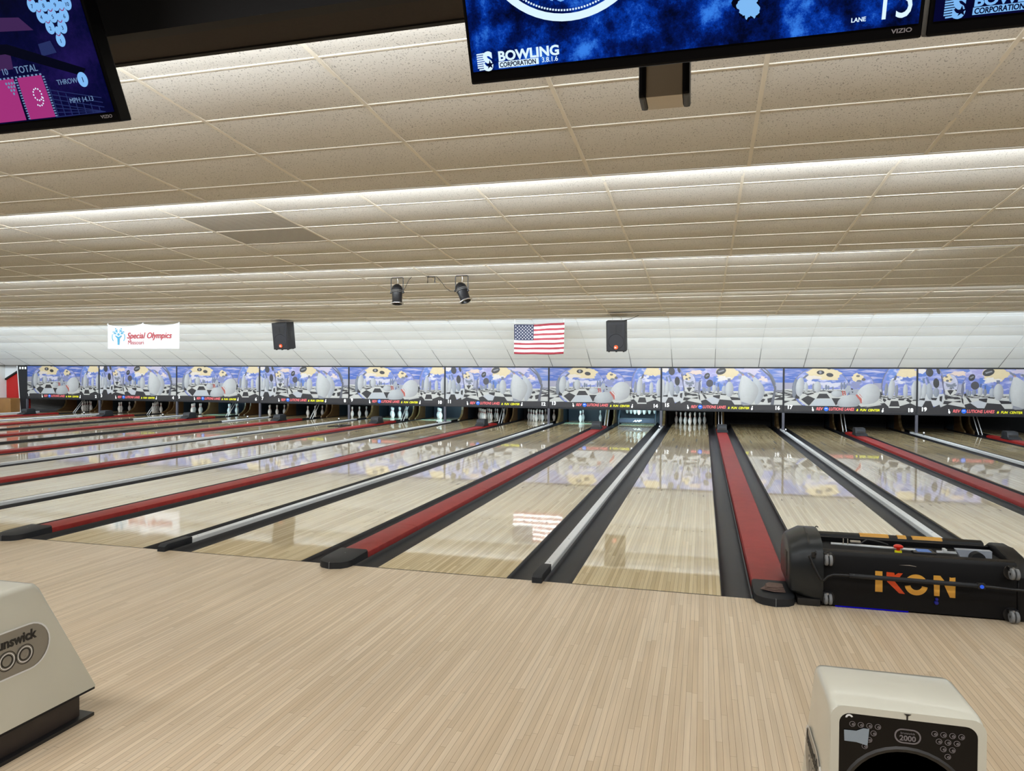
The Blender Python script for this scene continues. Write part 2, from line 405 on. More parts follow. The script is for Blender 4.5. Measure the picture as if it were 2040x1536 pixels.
# gutters
def gutter_mesh(wd):
    b = MB(); N = 12
    pr = [(-wd/2, 0.0), (-wd/2+.004, -.004)]+[(-(wd/2-.012)*math.cos(math.pi*i/N), -.012-.072*math.sin(math.pi*i/N)) for i in range(N+1)]+[(wd/2-.002, -.006)]
    rings = [[b.b.verts.new((x, y, z)) for x, z in pr] for y in (0.0, 19.3)]
    for i in range(len(pr)-1): b.b.faces.new((rings[0][i], rings[0][i+1], rings[1][i+1], rings[1][i]))
    low = [(x, z-.006) for x, z in pr]
    r3 = [[b.b.verts.new((x, y, z)) for x, z in low] for y in (0.0, 19.3)]
    for i in range(len(pr)-1): b.b.faces.new((r3[0][i], r3[1][i], r3[1][i+1], r3[0][i+1]))
    return b
gw = A-.14
gfirst = None
for n in range(1, 21):
    c = lane_c(n)
    for s, wd, side in ((-1, gw, 'left'), (1, gw, 'right')):
        x = c+s*(LW/2+wd/2+.001)
        lab = 'black concave gutter running along the %s edge of lane %d' % (side, n)
        if gfirst is None:
            gfirst = gutter_mesh(wd).build('lane_gutter', MT['gutter'], smooth=True); gfirst.location = (x, 0, 0)
            tag(gfirst, lab, 'gutter', 'gutters beside the lanes')
        else:
            o = gfirst.copy(); COL.objects.link(o); o.location = (x, 0, 0); o['label'] = lab
# wide red dividers
first = None
YE = 16.2
def red_divider():
    t = thing('lane_divider', (0, 0, 0), '', 'lane divider', 'red capped lane dividers')
    b = MB(); pr = [(-.134, -.05), (-.134, .036), (-.128, .044), (-.09, .052), (0, .058), (.09, .052), (.128, .044), (.134, .036), (.134, -.05)]
    segs = [.27, 1.39, 3.85, 6.3, 8.75, 11.2, 13.65, YE]
    for ya, yb in zip(segs, segs[1:]): b.extr([(x, ya+.002, z) for x, z in pr], (0, yb-ya-.004, 0))
    b.build('red_cap', MT['red'], t, smooth=True)
    b = MB(); out = [(-.138, .275), (-.139, -.02), (-.125, -.08), (-.085, -.125), (0, -.155), (.085, -.125), (.125, -.08), (.139, -.02), (.138, .275)]
    low = [b.b.verts.new((x, y, -.002)) for x, y in out]; mid = [b.b.verts.new((x*.99, y*.985, .052 if y < .2 else .060)) for x, y in out]
    top = [b.b.verts.new((x*.88, y*.84+.028 if y < .2 else y, .064 if y < 0 else .070)) for x, y in out]
    n = len(out)
    for r_, q_ in ((low, mid), (mid, top)):
        for i in range(n): b.b.faces.new((r_[i], r_[(i+1) % n], q_[(i+1) % n], q_[i]))
    b.b.faces.new(top); b.b.faces.new(low[::-1]); b.build('end_cap', MT['rubber'], t, smooth=True)
    b = MB(); b.box(-.002, -.1555, .001, .002, -.135, .055); b.build('mould_seam', MT['wheel'], t)
    b = MB(); b.lathe([(0, .0695), (.005, .0695), (.005, .071), (0, .071)], 8, org=(0, .12, 0)); b.build('screw_head', MT['wheel'], t)
    return t
for k in range(-7, 3):
    lab = 'broad red capped divider between lanes %d and %d' % (15+2*k, 16+2*k)
    if first is None: first = red_divider(); first.location = (k*P, 0, 0); first['label'] = lab
    else: dup(first, (k*P, 0, 0), lab)
# narrow dividers
def thin_divider(m, split=None):
    t = thing('narrow_lane_divider', (0, 0, 0), '', 'lane divider', 'narrow lane dividers')
    pr = [(-.038, -.05), (-.038, .034), (-.032, .040), (.032, .040), (.038, .034), (.038, -.05)]
    if split:
        b = MB(); b.extr([(x, .28, z) for x, z in pr], (0, split-.28, 0)); b.build('dark_strip', MT['darkstrip'], t)
        b = MB(); b.extr([(x, split, z) for x, z in pr], (0, 17.0-split, 0)); b.build('metal_strip', MT['alu'], t)
    else:
        b = MB()
        for ya, yb in ((.28, 3.3), (3.3, 6.6), (6.6, 9.9), (9.9, 13.2), (13.2, 17.0)): b.extr([(x, ya+.0015, z) for x, z in pr], (0, yb-ya-.003, 0))
        b.build('metal_strip', m, t)
    b = MB(); b.extr([(-.0395, -.065, -.002), (-.0395, -.06, .042), (-.0395, -.02, .062), (-.0395, .30, .058), (-.0395, .30, -.002)], (.079, 0, 0), .006); b.build('end_cap', MT['rubber'], t, smooth=True)
    b = MB()
    for y in (.42, 1.3, 2.6): b.lathe([(0, .040), (.005, .040), (.005, .0415), (0, .0415)], 8, org=(0, y, 0))
    b.build('screw_head', MT['wheel'], t)
    return t
tw = thin_divider(MT['alu']); td = thin_divider(MT['alu'], 14.4); used = set()
for k in range(-7, 3):
    l0, l1 = 14+2*k, 15+2*k
    dk = k in (-4, -5)
    src = td if dk else tw
    lab = ('narrow black divider with a pale metal far end between lanes %d and %d' if dk else 'narrow pale metal divider between lanes %d and %d') % (l0, l1)
    if l0 < 1: lab = 'narrow pale metal divider along the outer side of lane 1'
    loc = (k*P-P/2, 0, 0)
    if src.name not in used: used.add(src.name); src.location = loc; src['label'] = lab
    else: dup(src, loc, lab)

# ================================================================ MASKING UNITS
MY = 16.49; ZT = 1.843; ZB = .535
def attrmat(name, rough, streak=0):
    m = bpy.data.materials.new(name); m.use_nodes = True; nt, p = nodes(m); L = nt.links.new
    a = nt.nodes.new('ShaderNodeAttribute'); a.attribute_name = 'Col'
    p.inputs['Roughness'].default_value = rough
    if not streak:
        tc = nt.nodes.new('ShaderNodeTexCoord'); n = nt.nodes.new('ShaderNodeTexNoise'); n.inputs['Scale'].default_value = 14; L(tc.outputs['Object'], n.inputs['Vector'])
        mr = nt.nodes.new('ShaderNodeMapRange'); mr.inputs[3].default_value = .95; mr.inputs[4].default_value = 1.05; L(n.outputs[0], mr.inputs[0])
        vm = nt.nodes.new('ShaderNodeVectorMath'); vm.operation = 'SCALE'; L(a.outputs['Color'], vm.inputs[0]); L(mr.outputs[0], vm.inputs['Scale']); L(vm.outputs[0], p.inputs['Base Color'])
        return m
    tc = nt.nodes.new('ShaderNodeTexCoord'); mp = nt.nodes.new('ShaderNodeMapping')
    mp.inputs['Scale'].default_value = (1.2, 1, 11) if streak == 1 else (2.6, 1, 6); mp.inputs['Rotation'].default_value = (0, R(3), 0)
    L(tc.outputs['Object'], mp.inputs[0])
    n = nt.nodes.new('ShaderNodeTexNoise'); n.inputs['Scale'].default_value = 1.7; n.inputs['Detail'].default_value = 5; n.inputs['Distortion'].default_value = .6
    L(mp.outputs[0], n.inputs['Vector'])
    cr = nt.nodes.new('ShaderNodeValToRGB'); L(n.outputs[0], cr.inputs[0]); e = cr.color_ramp.elements
    e[0].position = .48; e[0].color = (0, 0, 0, 1); e[1].position = .70; e[1].color = (1, 1, 1, 1)
    mx = nt.nodes.new('ShaderNodeMix'); mx.data_type = 'RGBA'; L(cr.outputs[0], mx.inputs[0]); L(a.outputs['Color'], mx.inputs[6])
    mx.inputs[7].default_value = (*lin((164, 158, 178) if streak == 1 else (166, 166, 192)), 1)
    L(mx.outputs[2], p.inputs['Base Color'])
    return m
ART = [attrmat('mural_print', .35), attrmat('mural_sky', .35, 1), attrmat('mural_ball_sky', .3, 2)]
SKY = (66, 104, 196); LIL = (126, 140, 214); DK = (46, 44, 48); LT_ = (216, 216, 212); CREAM = (238, 218, 174); PG = (206, 209, 213); GR_ = (150, 154, 164)
def clip(poly, x0, y0, x1, y1):
    def cl(pts, ins, inter):
        out = []
        for i, a in enumerate(pts):
            b_ = pts[i-1]
            if ins(a):
                if not ins(b_): out.append(inter(b_, a))
                out.append(a)
            elif ins(b_): out.append(inter(b_, a))
        return out
    def ix(v): return lambda a, b_: (v, a[1]+(b_[1]-a[1])*(v-a[0])/(b_[0]-a[0]))
    def iy(v): return lambda a, b_: (a[0]+(b_[0]-a[0])*(v-a[1])/(b_[1]-a[1]), v)
    for f in ((lambda q: q[0] >= x0, ix(x0)), (lambda q: q[0] <= x1, ix(x1)), (lambda q: q[1] >= y0, iy(y0)), (lambda q: q[1] <= y1, iy(y1))):
        if poly: poly = cl(poly, *f)
    return poly
def ell(cx, cy, rx, ry, rot=0, n=28, a0=0, a1=360):
    r_ = R(rot); pts = []
    for i in range(n+(a1-a0 < 360)):
        t = R(a0+(a1-a0)*i/n); x, y = rx*math.cos(t), ry*math.sin(t)
        pts.append((cx+x*math.cos(r_)-y*math.sin(r_), cy+x*math.sin(r_)+y*math.cos(r_)))
    return pts
def blob(cx, cy, rx, ry, seed, n=64, k=.22):
    rr = random.Random(seed); ph = [rr.random()*6.28 for _ in range(5)]; pts = []
    for i in range(n):
        t = 2*math.pi*i/n; q = 1+k*(.55*math.sin(3*t+ph[0])+.4*math.sin(5*t+ph[1])+.3*math.sin(9*t+ph[2])+.2*math.sin(16*t+ph[3])+.12*math.sin(27*t+ph[4]))
        pts.append((cx+rx*q*math.cos(t), cy+ry*q*math.sin(t)))
    return pts
def checker(F, xv, yh, d, cw, x0, x1, y0, y1, c, rows=13, cols=26, off=0):
    for r_ in range(1, rows):
        za, zb = 1+.42*(r_-1), 1+.42*r_
        ya, yb = yh+d/za, yh+d/zb
        for j in range(-cols, cols):
            if (r_+j+off) % 2: continue
            q = clip([(xv+j*cw/za, ya), (xv+(j+1)*cw/za, ya), (xv+(j+1)*cw/zb, yb), (xv+j*cw/zb, yb)], x0, y0, x1, y1)
            if len(q) > 2: F(q, c)
def sm(pts, n=5):
    out = []; N = len(pts)
    for i in range(N):
        p0, p1, p2, p3 = (Vector(pts[(i+d) % N]) for d in (-1, 0, 1, 2))
        for k in range(n):
            t = k/n; q = .5*((2*p1)+(p2-p0)*t+(2*p0-5*p1+4*p2-p3)*t*t+(3*p1-p0-3*p2+p3)*t**3); out.append((q.x, q.y))
    return out
def pinshape(cx, cy, h, w_, rot=0):      # standing pin outline, base at cy, height h
    pr = [(0, .42), (.04, .6), (.2, .95), (.32, 1), (.45, .9), (.58, .5), (.68, .36), (.76, .38), (.86, .5), (.94, .44), (1, .15)]
    r_ = R(rot); L_ = [(-w_*b_, -h*a_) for a_, b_ in pr]; Rr = [(w_*b_, -h*a_) for a_, b_ in pr[::-1]]
    return [(cx+x*math.cos(r_)-y*math.sin(r_), cy+x*math.sin(r_)+y*math.cos(r_)) for x, y in L_+Rr]
def art_A():
    a = []; F = lambda pts, c, m_=0, sh=0: a.append((pts, c, m_, sh))
    F([(80, 78), (1985, 78), (1985, 420), (80, 420)], SKY, 1)
    F([(80, 300), (1985, 300), (1985, 420), (80, 420)], (168, 166, 186))
    F([(80, 400), (1985, 400), (1985, 780), (80, 780)], LT_)
    checker(F, 640, 372, 300, 330, 80, 330, 385, 700, DK)
    checker(F, 640, 372, 300, 330, 960, 1560, 385, 700, DK, 10)
    F(ell(620, 395, 428, 345), (120, 126, 150)); F(ell(622, 395, 416, 335), LIL, 2)
    F(ell(640, 330, 380, 235, 0, 28, 180, 360), (128, 146, 214), 2)
    F(blob(650, 165, 245, 110, 3, k=.16), CREAM); F(blob(780, 230, 110, 62, 5), CREAM)
    F(blob(500, 225, 120, 40, 9), (238, 226, 214))
    F(blob(620, 290, 270, 48, 11, k=.4), (104, 128, 202), 2); F(blob(760, 330, 190, 40, 12, k=.4), (222, 220, 236))
    F(blob(470, 300, 90, 36, 14, k=.4), (226, 222, 236))
    F([(240, 400), (1010, 400), (1015, 470), (940, 610), (800, 700), (460, 700), (300, 580)], LT_)
    checker(F, 640, 392, 120, 260, 320, 980, 404, 470, DK, 9)
    F([(372, 478), (500, 440), (800, 440), (960, 478), (960, 540), (846, 662), (450, 662), (330, 560)], LT_)
    for q in ([(200, 360), (245, 340), (290, 520), (250, 560)], [(330, 560), (430, 500), (540, 550), (450, 662)], [(600, 470), (712, 470), (762, 543), (558, 545)], [(385, 478), (500, 455), (530, 470), (432, 497)],
              [(782, 540), (960, 540), (880, 612), (846, 658)], [(500, 440), (600, 436), (590, 450), (520, 455)], [(715, 428), (800, 430), (775, 462), (742, 460)], [(250, 500), (300, 510), (310, 550), (270, 555)], [(610, 420), (690, 420), (692, 428), (605, 428)], [(830, 420), (880, 415), (900, 440), (840, 440)]):
        F(q, DK)
    F([(540, 550), (780, 550), (845, 662), (465, 662)], (202, 208, 214))
    for x, y, rx, ry in ((700, 370, 18, 42), (735, 375, 14, 34), (800, 385, 10, 30), (925, 350, 16, 62), (965, 345, 18, 60), (1005, 350, 12, 55), (660, 400, 10, 20)): F(ell(x, y, rx, ry), (132, 142, 166), 0, 1)
    F(ell(240, 390, 38, 150, 8), (136, 142, 156), 0, 1); F(ell(312, 365, 62, 150, 6), PG, 0, 1)
    F([(350, 225), (395, 180), (440, 165), (425, 195), (375, 235)], (110, 112, 124))
    F(ell(402, 368, 30, 72), PG, 0, 1); F(ell(512, 370, 20, 60), GR_, 0, 1); F(ell(572, 365, 56, 88), PG, 0, 1)
    F(ell(615, 138, 56, 33), DK); F(ell(752, 176, 52, 31, 8), DK); F(ell(612, 136, 20, 22), (150, 150, 160)); F(ell(740, 80, 26, 10), DK)
    F(ell(1212, 335, 182, 185), (128, 132, 156)); F(ell(1212, 335, 174, 178), LIL, 2)
    F(blob(1155, 215, 85, 60, 21, k=.2), CREAM); F(ell(1162, 192, 28, 17), (104, 98, 96)); F(ell(1242, 246, 28, 23), (104, 100, 100)); F(ell(1178, 272, 36, 20), (120, 124, 140))
    F(blob(1120, 335, 90, 50, 24, k=.4), (140, 146, 190)); F([(1040, 400), (1180, 400), (1150, 520), (1050, 540)], (170, 174, 184))
    for q in ([(1062, 380), (1095, 392), (1085, 410), (1065, 405)], [(1070, 430), (1100, 440), (1085, 460)]): F(q, DK)
    F(ell(1895, 360, 400, 430), (120, 124, 150)); F(ell(1897, 360, 386, 424), LIL, 2)
    F([(1600, 80), (1735, 80), (1700, 230), (1650, 300), (1560, 250)], (100, 136, 214), 2)
    F(blob(1860, 130, 140, 90, 31, k=.18), CREAM); F(blob(1790, 250, 120, 50, 33, k=.5), (230, 228, 240)); F(blob(1880, 260, 90, 60, 35, k=.4), (96, 122, 200), 2)
    F([(1500, 490), (1985, 490), (1985, 780), (1500, 780)], LT_); checker(F, 1700, 470, 90, 150, 1500, 1985, 492, 545, DK, 7)
    F(ell(1565, 400, 24, 100, 4), GR_, 0, 1); F(ell(1638, 400, 48, 158, 6), PG, 0, 1); F([(1660, 262), (1690, 180), (1716, 186), (1700, 250)], (96, 98, 112)); F(ell(1710, 430, 24, 105, 3), GR_, 0, 1)
    F(ell(1835, 425, 34, 108), PG, 0, 1); F(ell(1975, 420, 60, 160), PG, 0, 1)
    for q in ([(1520, 540), (1550, 545), (1572, 568), (1545, 600), (1520, 570)], [(1590, 540), (1640, 545), (1620, 570), (1580, 560)], [(1635, 580), (1735, 580), (1757, 665), (1610, 665)], [(1740, 540), (1830, 540), (1812, 570), (1738, 568)],
              [(1868, 540), (1928, 576), (1905, 612), (1845, 572)], [(1945, 560), (1985, 560), (1985, 575), (1925, 578)], [(1500, 620), (1545, 610), (1602, 672), (1602, 780), (1500, 780)], [(1757, 662), (1905, 612), (1985, 655), (1985, 780), (1757, 780)], [(1600, 688), (1760, 688), (1760, 780), (1600, 780)], [(1480, 520), (1500, 560), (1470, 590)]): F(q, DK)
    F([(80, 655), (1985, 790), (80, 790)], DK) if 0 else None
    F([(80, 660), (300, 655), (460, 662), (1160, 662), (1300, 680), (1520, 640), (1600, 690), (1985, 690), (1985, 800), (80, 800)], DK)
    F([(1160, 630), (1480, 570), (1510, 615), (1400, 650), (1210, 675)], LT_)
    F([(1425, 540), (1490, 545), (1500, 570), (1440, 560)], LT_)
    F(ell(858, 472, 86, 52, 4), PG, 0, 1); F([(975, 400), (1010, 340), (1055, 345), (1060, 410), (1010, 470), (985, 490)], (176, 182, 190)); F([(930, 425), (948, 422), (960, 495), (940, 498)], (196, 96, 90)); F([(962, 422), (980, 426), (990, 488), (974, 496)], (196, 96, 90))
    F(sm([(1145, 485), (1190, 395), (1265, 332), (1350, 312), (1435, 345), (1478, 430), (1468, 530), (1420, 598), (1320, 632), (1225, 632), (1185, 580)]), (214, 216, 218), 0, 1)
    F([(1130, 490), (1180, 470), (1240, 560), (1205, 625), (1150, 560)], (208, 206, 204)); F([(1128, 492), (1150, 480), (1210, 560), (1190, 590), (1160, 540)], (200, 104, 94)); F([(1165, 472), (1190, 474), (1228, 530), (1222, 585), (1200, 530)], (200, 104, 94))
    F(sm([(868, 612), (915, 540), (1010, 494), (1095, 488), (1150, 505), (1196, 565), (1180, 640), (1120, 672), (900, 672)]), (204, 208, 212), 0, 1); F([(1128, 490), (1150, 476), (1215, 550), (1222, 610), (1205, 625), (1190, 575)], (196, 96, 86)); F([(1160, 474), (1174, 470), (1236, 545), (1240, 590), (1228, 600), (1215, 545)], (226, 222, 218))
    return a, (80, 78, 1985, 750, 776)
def art_B():
    a = []; F = lambda pts, c, m_=0, sh=0: a.append((pts, c, m_, sh))
    F([(62, 72), (1985, 72), (1985, 480), (62, 480)], (96, 126, 206), 1)
    F([(62, 300), (1985, 300), (1985, 480), (62, 480)], (176, 178, 198)); F([(62, 455), (1985, 455), (1985, 790), (62, 790)], LT_)
    checker(F, 2300, 372, 300, 330, 1820, 1985, 385, 700, DK)
    checker(F, 900, 380, 240, 300, 430, 680, 400, 520, DK, 10)
    F(blob(620, 140, 130, 36, 2, k=.3), (240, 214, 196), 1)
    F(ell(150, 340, 282, 400), (126, 132, 160)); F(ell(148, 340, 268, 392), LIL, 2)
    F([(62, 90), (150, 80), (190, 200), (120, 300), (62, 260)], (88, 124, 208), 2); F(blob(110, 100, 60, 40, 41), (238, 228, 226))
    F(blob(330, 330, 90, 110, 44, k=.3), (176, 178, 210), 2)
    F([(62, 440), (430, 440), (400, 620), (62, 640)], (214, 216, 220))
    F(ell(70, 400, 42, 150), PG, 0, 1); F(ell(145, 400, 36, 118, 4), PG, 0, 1); F(ell(222, 405, 46, 125, -6), (184, 190, 198), 0, 1)
    F([(115, 215), (150, 205), (160, 280), (135, 290)], (110, 128, 160)); F([(165, 190), (190, 190), (225, 280), (195, 290)], (104, 120, 158)); F(ell(315, 420, 40, 70), (160, 168, 182), 0, 1)
    F(ell(218, 122, 52, 64, -12), DK); F(ell(338, 105, 22, 48, -22), DK); F(ell(312, 281, 42, 72, -4), DK)
    F([(372, 160), (392, 175), (440, 380), (425, 470)], (96, 94, 120))
    F(ell(512, 300, 104, 152), (140, 144, 170)); F(ell(512, 300, 94, 145), (200, 200, 222), 2); F(blob(470, 215, 62, 52, 46), CREAM)
    F(ell(452, 188, 20, 12), (104, 98, 96)); F(ell(466, 246, 21, 17), (112, 112, 116)); F(ell(515, 229, 19, 16), (112, 112, 116)); F(blob(520, 320, 70, 34, 48, k=.5), (128, 134, 150))
    F([(430, 375), (600, 375), (590, 430), (510, 475), (440, 440)], LT_)
    for q in ([(465, 392), (510, 380), (556, 388), (508, 458)], [(565, 375), (600, 380), (590, 402)], [(480, 362), (535, 360), (525, 372)]): F(q, DK)
    F(ell(1270, 395, 618, 470), (118, 122, 136)); F(ell(1258, 395, 598, 462), LIL, 2)
    F(blob(900, 130, 180, 90, 52, k=.2), (172, 168, 222), 2)
    F([(900, 200), (1000, 200), (1100, 330), (1000, 440), (900, 360)], (96, 132, 212), 2)
    F(blob(1115, 155, 178, 95, 50, k=.14), CREAM); F(blob(1060, 235, 110, 36, 51, k=.4), (240, 234, 230)); F(blob(1500, 110, 150, 60, 53, k=.5), (214, 204, 226), 2); F(blob(1680, 250, 70, 40, 57, k=.5), (240, 220, 214)); F(blob(1600, 330, 200, 60, 55, k=.5), (98, 124, 200), 2)
    F([(660, 440), (1850, 440), (1800, 790), (700, 790)], LT_); checker(F, 1150, 420, 160, 260, 690, 1850, 442, 500, DK, 7)
    for x, y, rx, ry in ((740, 420, 22, 50), (775, 430, 16, 40), (830, 420, 30, 50)): F(ell(x, y, rx, ry), (150, 158, 176), 0, 1)
    F([(660, 300), (700, 260), (690, 440), (665, 520)], (116, 118, 138)); F([(690, 300), (716, 262), (706, 420)], (214, 214, 226))
    F(ell(1020, 120, 82, 52, -20), DK); F([(970, 120), (1060, 95), (1075, 112), (985, 142)], (140, 142, 150)); F(ell(796, 197, 42, 54, 30), DK); F([(770, 195), (815, 170), (825, 188), (780, 215)], (130, 132, 140)); F(ell(840, 315, 56, 60), (72, 70, 78))
    F(ell(912, 400, 34, 66), PG, 0, 1); F([(910, 290), (935, 290), (925, 345), (905, 345)], (92, 108, 150)); F(ell(976, 415, 24, 56), GR_, 0, 1); F([(970, 315), (990, 315), (985, 370), (968, 370)], (92, 108, 150))
    F(ell(1070, 420, 38, 66), (190, 196, 206), 0, 1); F([(1060, 310), (1092, 310), (1088, 350), (1064, 350)], (130, 136, 170)); F([(1125, 235), (1172, 235), (1170, 305), (1128, 305)], (118, 124, 152)); F(ell(1155, 412, 66, 125), PG, 0, 1)
    for q in ([(245, 500), (330, 500), (312, 536), (250, 530)], [(80, 515), (160, 502), (155, 538), (80, 530)], [(432, 478), (640, 496), (642, 520), (430, 500)], [(425, 542), (540, 555), (470, 596), (410, 588)], [(545, 555), (650, 538), (650, 566)], [(660, 480), (685, 520), (690, 600), (665, 560)],
              [(892, 512), (1010, 503), (1000, 566), (900, 545)], [(720, 490), (760, 500), (800, 560), (770, 570)], [(1020, 485), (1110, 490), (1100, 510), (1015, 500)], [(1162, 535), (1330, 548), (1335, 585), (1192, 586)], [(830, 450), (880, 455), (870, 475), (830, 470)], [(690, 440), (720, 430), (730, 460), (700, 470)],
              [(1690, 500), (1740, 480), (1760, 520), (1700, 530)], [(1750, 560), (1830, 540), (1810, 620), (1760, 630)], [(1680, 560), (1720, 570), (1690, 620), (1640, 610)], [(360, 480), (400, 470), (390, 560), (360, 540)], [(440, 505), (480, 520), (440, 530)]): F(q, DK)
    F([(62, 625), (120, 632), (165, 545), (240, 545), (278, 640), (360, 600), (375, 640), (470, 595), (715, 645), (700, 600), (780, 575), (880, 650), (970, 652), (1002, 575), (1190, 590), (1240, 660), (1985, 662), (1985, 800), (62, 800)], DK)
    F([(780, 572), (900, 535), (1000, 572), (968, 650), (880, 648)], (204, 208, 216))
    F(sm([(1512, 205), (1545, 203), (1640, 290), (1703, 400), (1690, 520), (1620, 640), (1560, 640), (1545, 420), (1525, 270)]), (200, 204, 210), 0, 1); F([(1430, 150), (1470, 140), (1560, 200), (1530, 222)], (128, 134, 146)); F(ell(1524, 205, 16, 10, 30), (204, 140, 130))
    F(ell(1318, 430, 24, 130, 3), (170, 178, 190), 0, 1); F([(1296, 190), (1335, 195), (1330, 245), (1298, 245)], (150, 158, 170))
    F(sm([(1350, 188), (1385, 182), (1490, 255), (1588, 355), (1612, 450), (1565, 570), (1500, 655), (1420, 668), (1350, 655), (1322, 540), (1308, 430), (1320, 300), (1338, 230)]), (216, 218, 219), 0, 1); F([(1288, 120), (1320, 118), (1390, 165), (1362, 190)], (128, 134, 146)); F(ell(1366, 178, 18, 9, 20), (204, 140, 130))
    F([(1350, 610), (1440, 640), (1500, 662), (1340, 662)], (150, 154, 166))
    F([(1640, 78), (1660, 74), (1800, 190), (1884, 380), (1850, 660), (1800, 660), (1856, 400), (1780, 210)], (104, 106, 118))
    return a, (62, 72, 1985, 735, 765)
def mural(fn, name):
    items, (x0, y0, x1, yb0, yb1) = fn(); b = MB(); cl = b.b.loops.layers.float_color.new('Col')
    Wd = P-.05; Hh = ZT-.03-(ZB+.045)
    def mp(x, y, k):
        yb = yb0+(yb1-yb0)*(x-x0)/(x1-x0)
        return (-Wd/2+Wd*(x-x0)/(x1-x0), -.0001*k, Hh*(1-(y-y0)/(yb-y0)))
    V = [b.b.verts.new(c) for c in ((-Wd/2, 0, 0), (Wd/2, 0, 0), (Wd/2, .02, 0), (-Wd/2, .02, 0), (-Wd/2, 0, Hh), (Wd/2, 0, Hh), (Wd/2, .02, Hh), (-Wd/2, .02, Hh))]
    for q in ((0,3,2,1),(4,5,6,7),(0,1,5,4),(1,2,6,5),(2,3,7,6),(3,0,4,7)):
        f = b.b.faces.new([V[i] for i in q])
        for lp in f.loops: lp[cl] = (*lin((34, 32, 36)), 1)
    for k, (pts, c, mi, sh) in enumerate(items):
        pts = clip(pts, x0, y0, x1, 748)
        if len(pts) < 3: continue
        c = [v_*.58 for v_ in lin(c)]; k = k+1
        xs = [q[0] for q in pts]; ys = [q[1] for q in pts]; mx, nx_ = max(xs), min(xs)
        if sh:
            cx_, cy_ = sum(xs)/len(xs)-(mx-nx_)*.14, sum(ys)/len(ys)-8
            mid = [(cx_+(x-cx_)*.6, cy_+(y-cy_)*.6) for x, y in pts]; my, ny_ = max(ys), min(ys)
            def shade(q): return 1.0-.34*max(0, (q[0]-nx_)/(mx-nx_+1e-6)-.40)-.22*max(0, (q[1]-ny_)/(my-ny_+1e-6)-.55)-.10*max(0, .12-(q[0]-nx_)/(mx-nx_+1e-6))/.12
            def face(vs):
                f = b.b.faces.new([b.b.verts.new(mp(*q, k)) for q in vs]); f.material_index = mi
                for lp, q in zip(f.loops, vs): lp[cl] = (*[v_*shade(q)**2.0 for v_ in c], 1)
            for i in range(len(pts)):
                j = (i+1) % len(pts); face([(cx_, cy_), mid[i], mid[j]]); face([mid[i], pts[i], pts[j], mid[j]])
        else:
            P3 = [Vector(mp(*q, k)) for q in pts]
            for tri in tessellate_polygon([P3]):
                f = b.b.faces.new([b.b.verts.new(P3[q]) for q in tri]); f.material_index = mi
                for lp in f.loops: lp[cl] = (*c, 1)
    me = bpy.data.meshes.new(name)
    # all faces look towards the approaches
    for f in b.b.faces:
        f.normal_update()
        if abs(f.normal.y) > .9 and f.normal.y > 0 and all(abs(v.co.y) < .019 for v in f.verts): f.normal_flip()
    b.b.to_mesh(me); b.b.free()
    for mm in ART: me.materials.append(mm)
    return me, Wd, Hh
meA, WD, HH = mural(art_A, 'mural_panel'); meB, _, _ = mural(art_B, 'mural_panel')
PZ = ZB+.045
def obj(name, me, parent, loc=(0,0,0)):
    o = bpy.data.objects.new(name, me); COL.objects.link(o); o.parent = parent; o.location = loc; return o
pinpr = [(.0286, 0), (.036, .019), (.0496, .057), (.0573, .0857), (.0605, .1143), (.058, .149), (.047, .184), (.0314, .219), (.025, .238), (.0228, .254), (.0238, .276), (.0266, .2985), (.0306, .3207), (.0323, .343), (.029, .362), (.018, .376), (0, .381)]
fb = MB(); fb.box(-P/2, -.012, 0, P/2, .05, .045); fb.box(-P/2, -.012, ZT-ZB-.03, P/2, .05, ZT-ZB); fb.box(-P/2, -.014, 0, -P/2+.022, .05, ZT-ZB); fb.box(P/2-.022, -.014, 0, P/2, .05, ZT-ZB)
me_frame = None
sign = {}
sgn = None
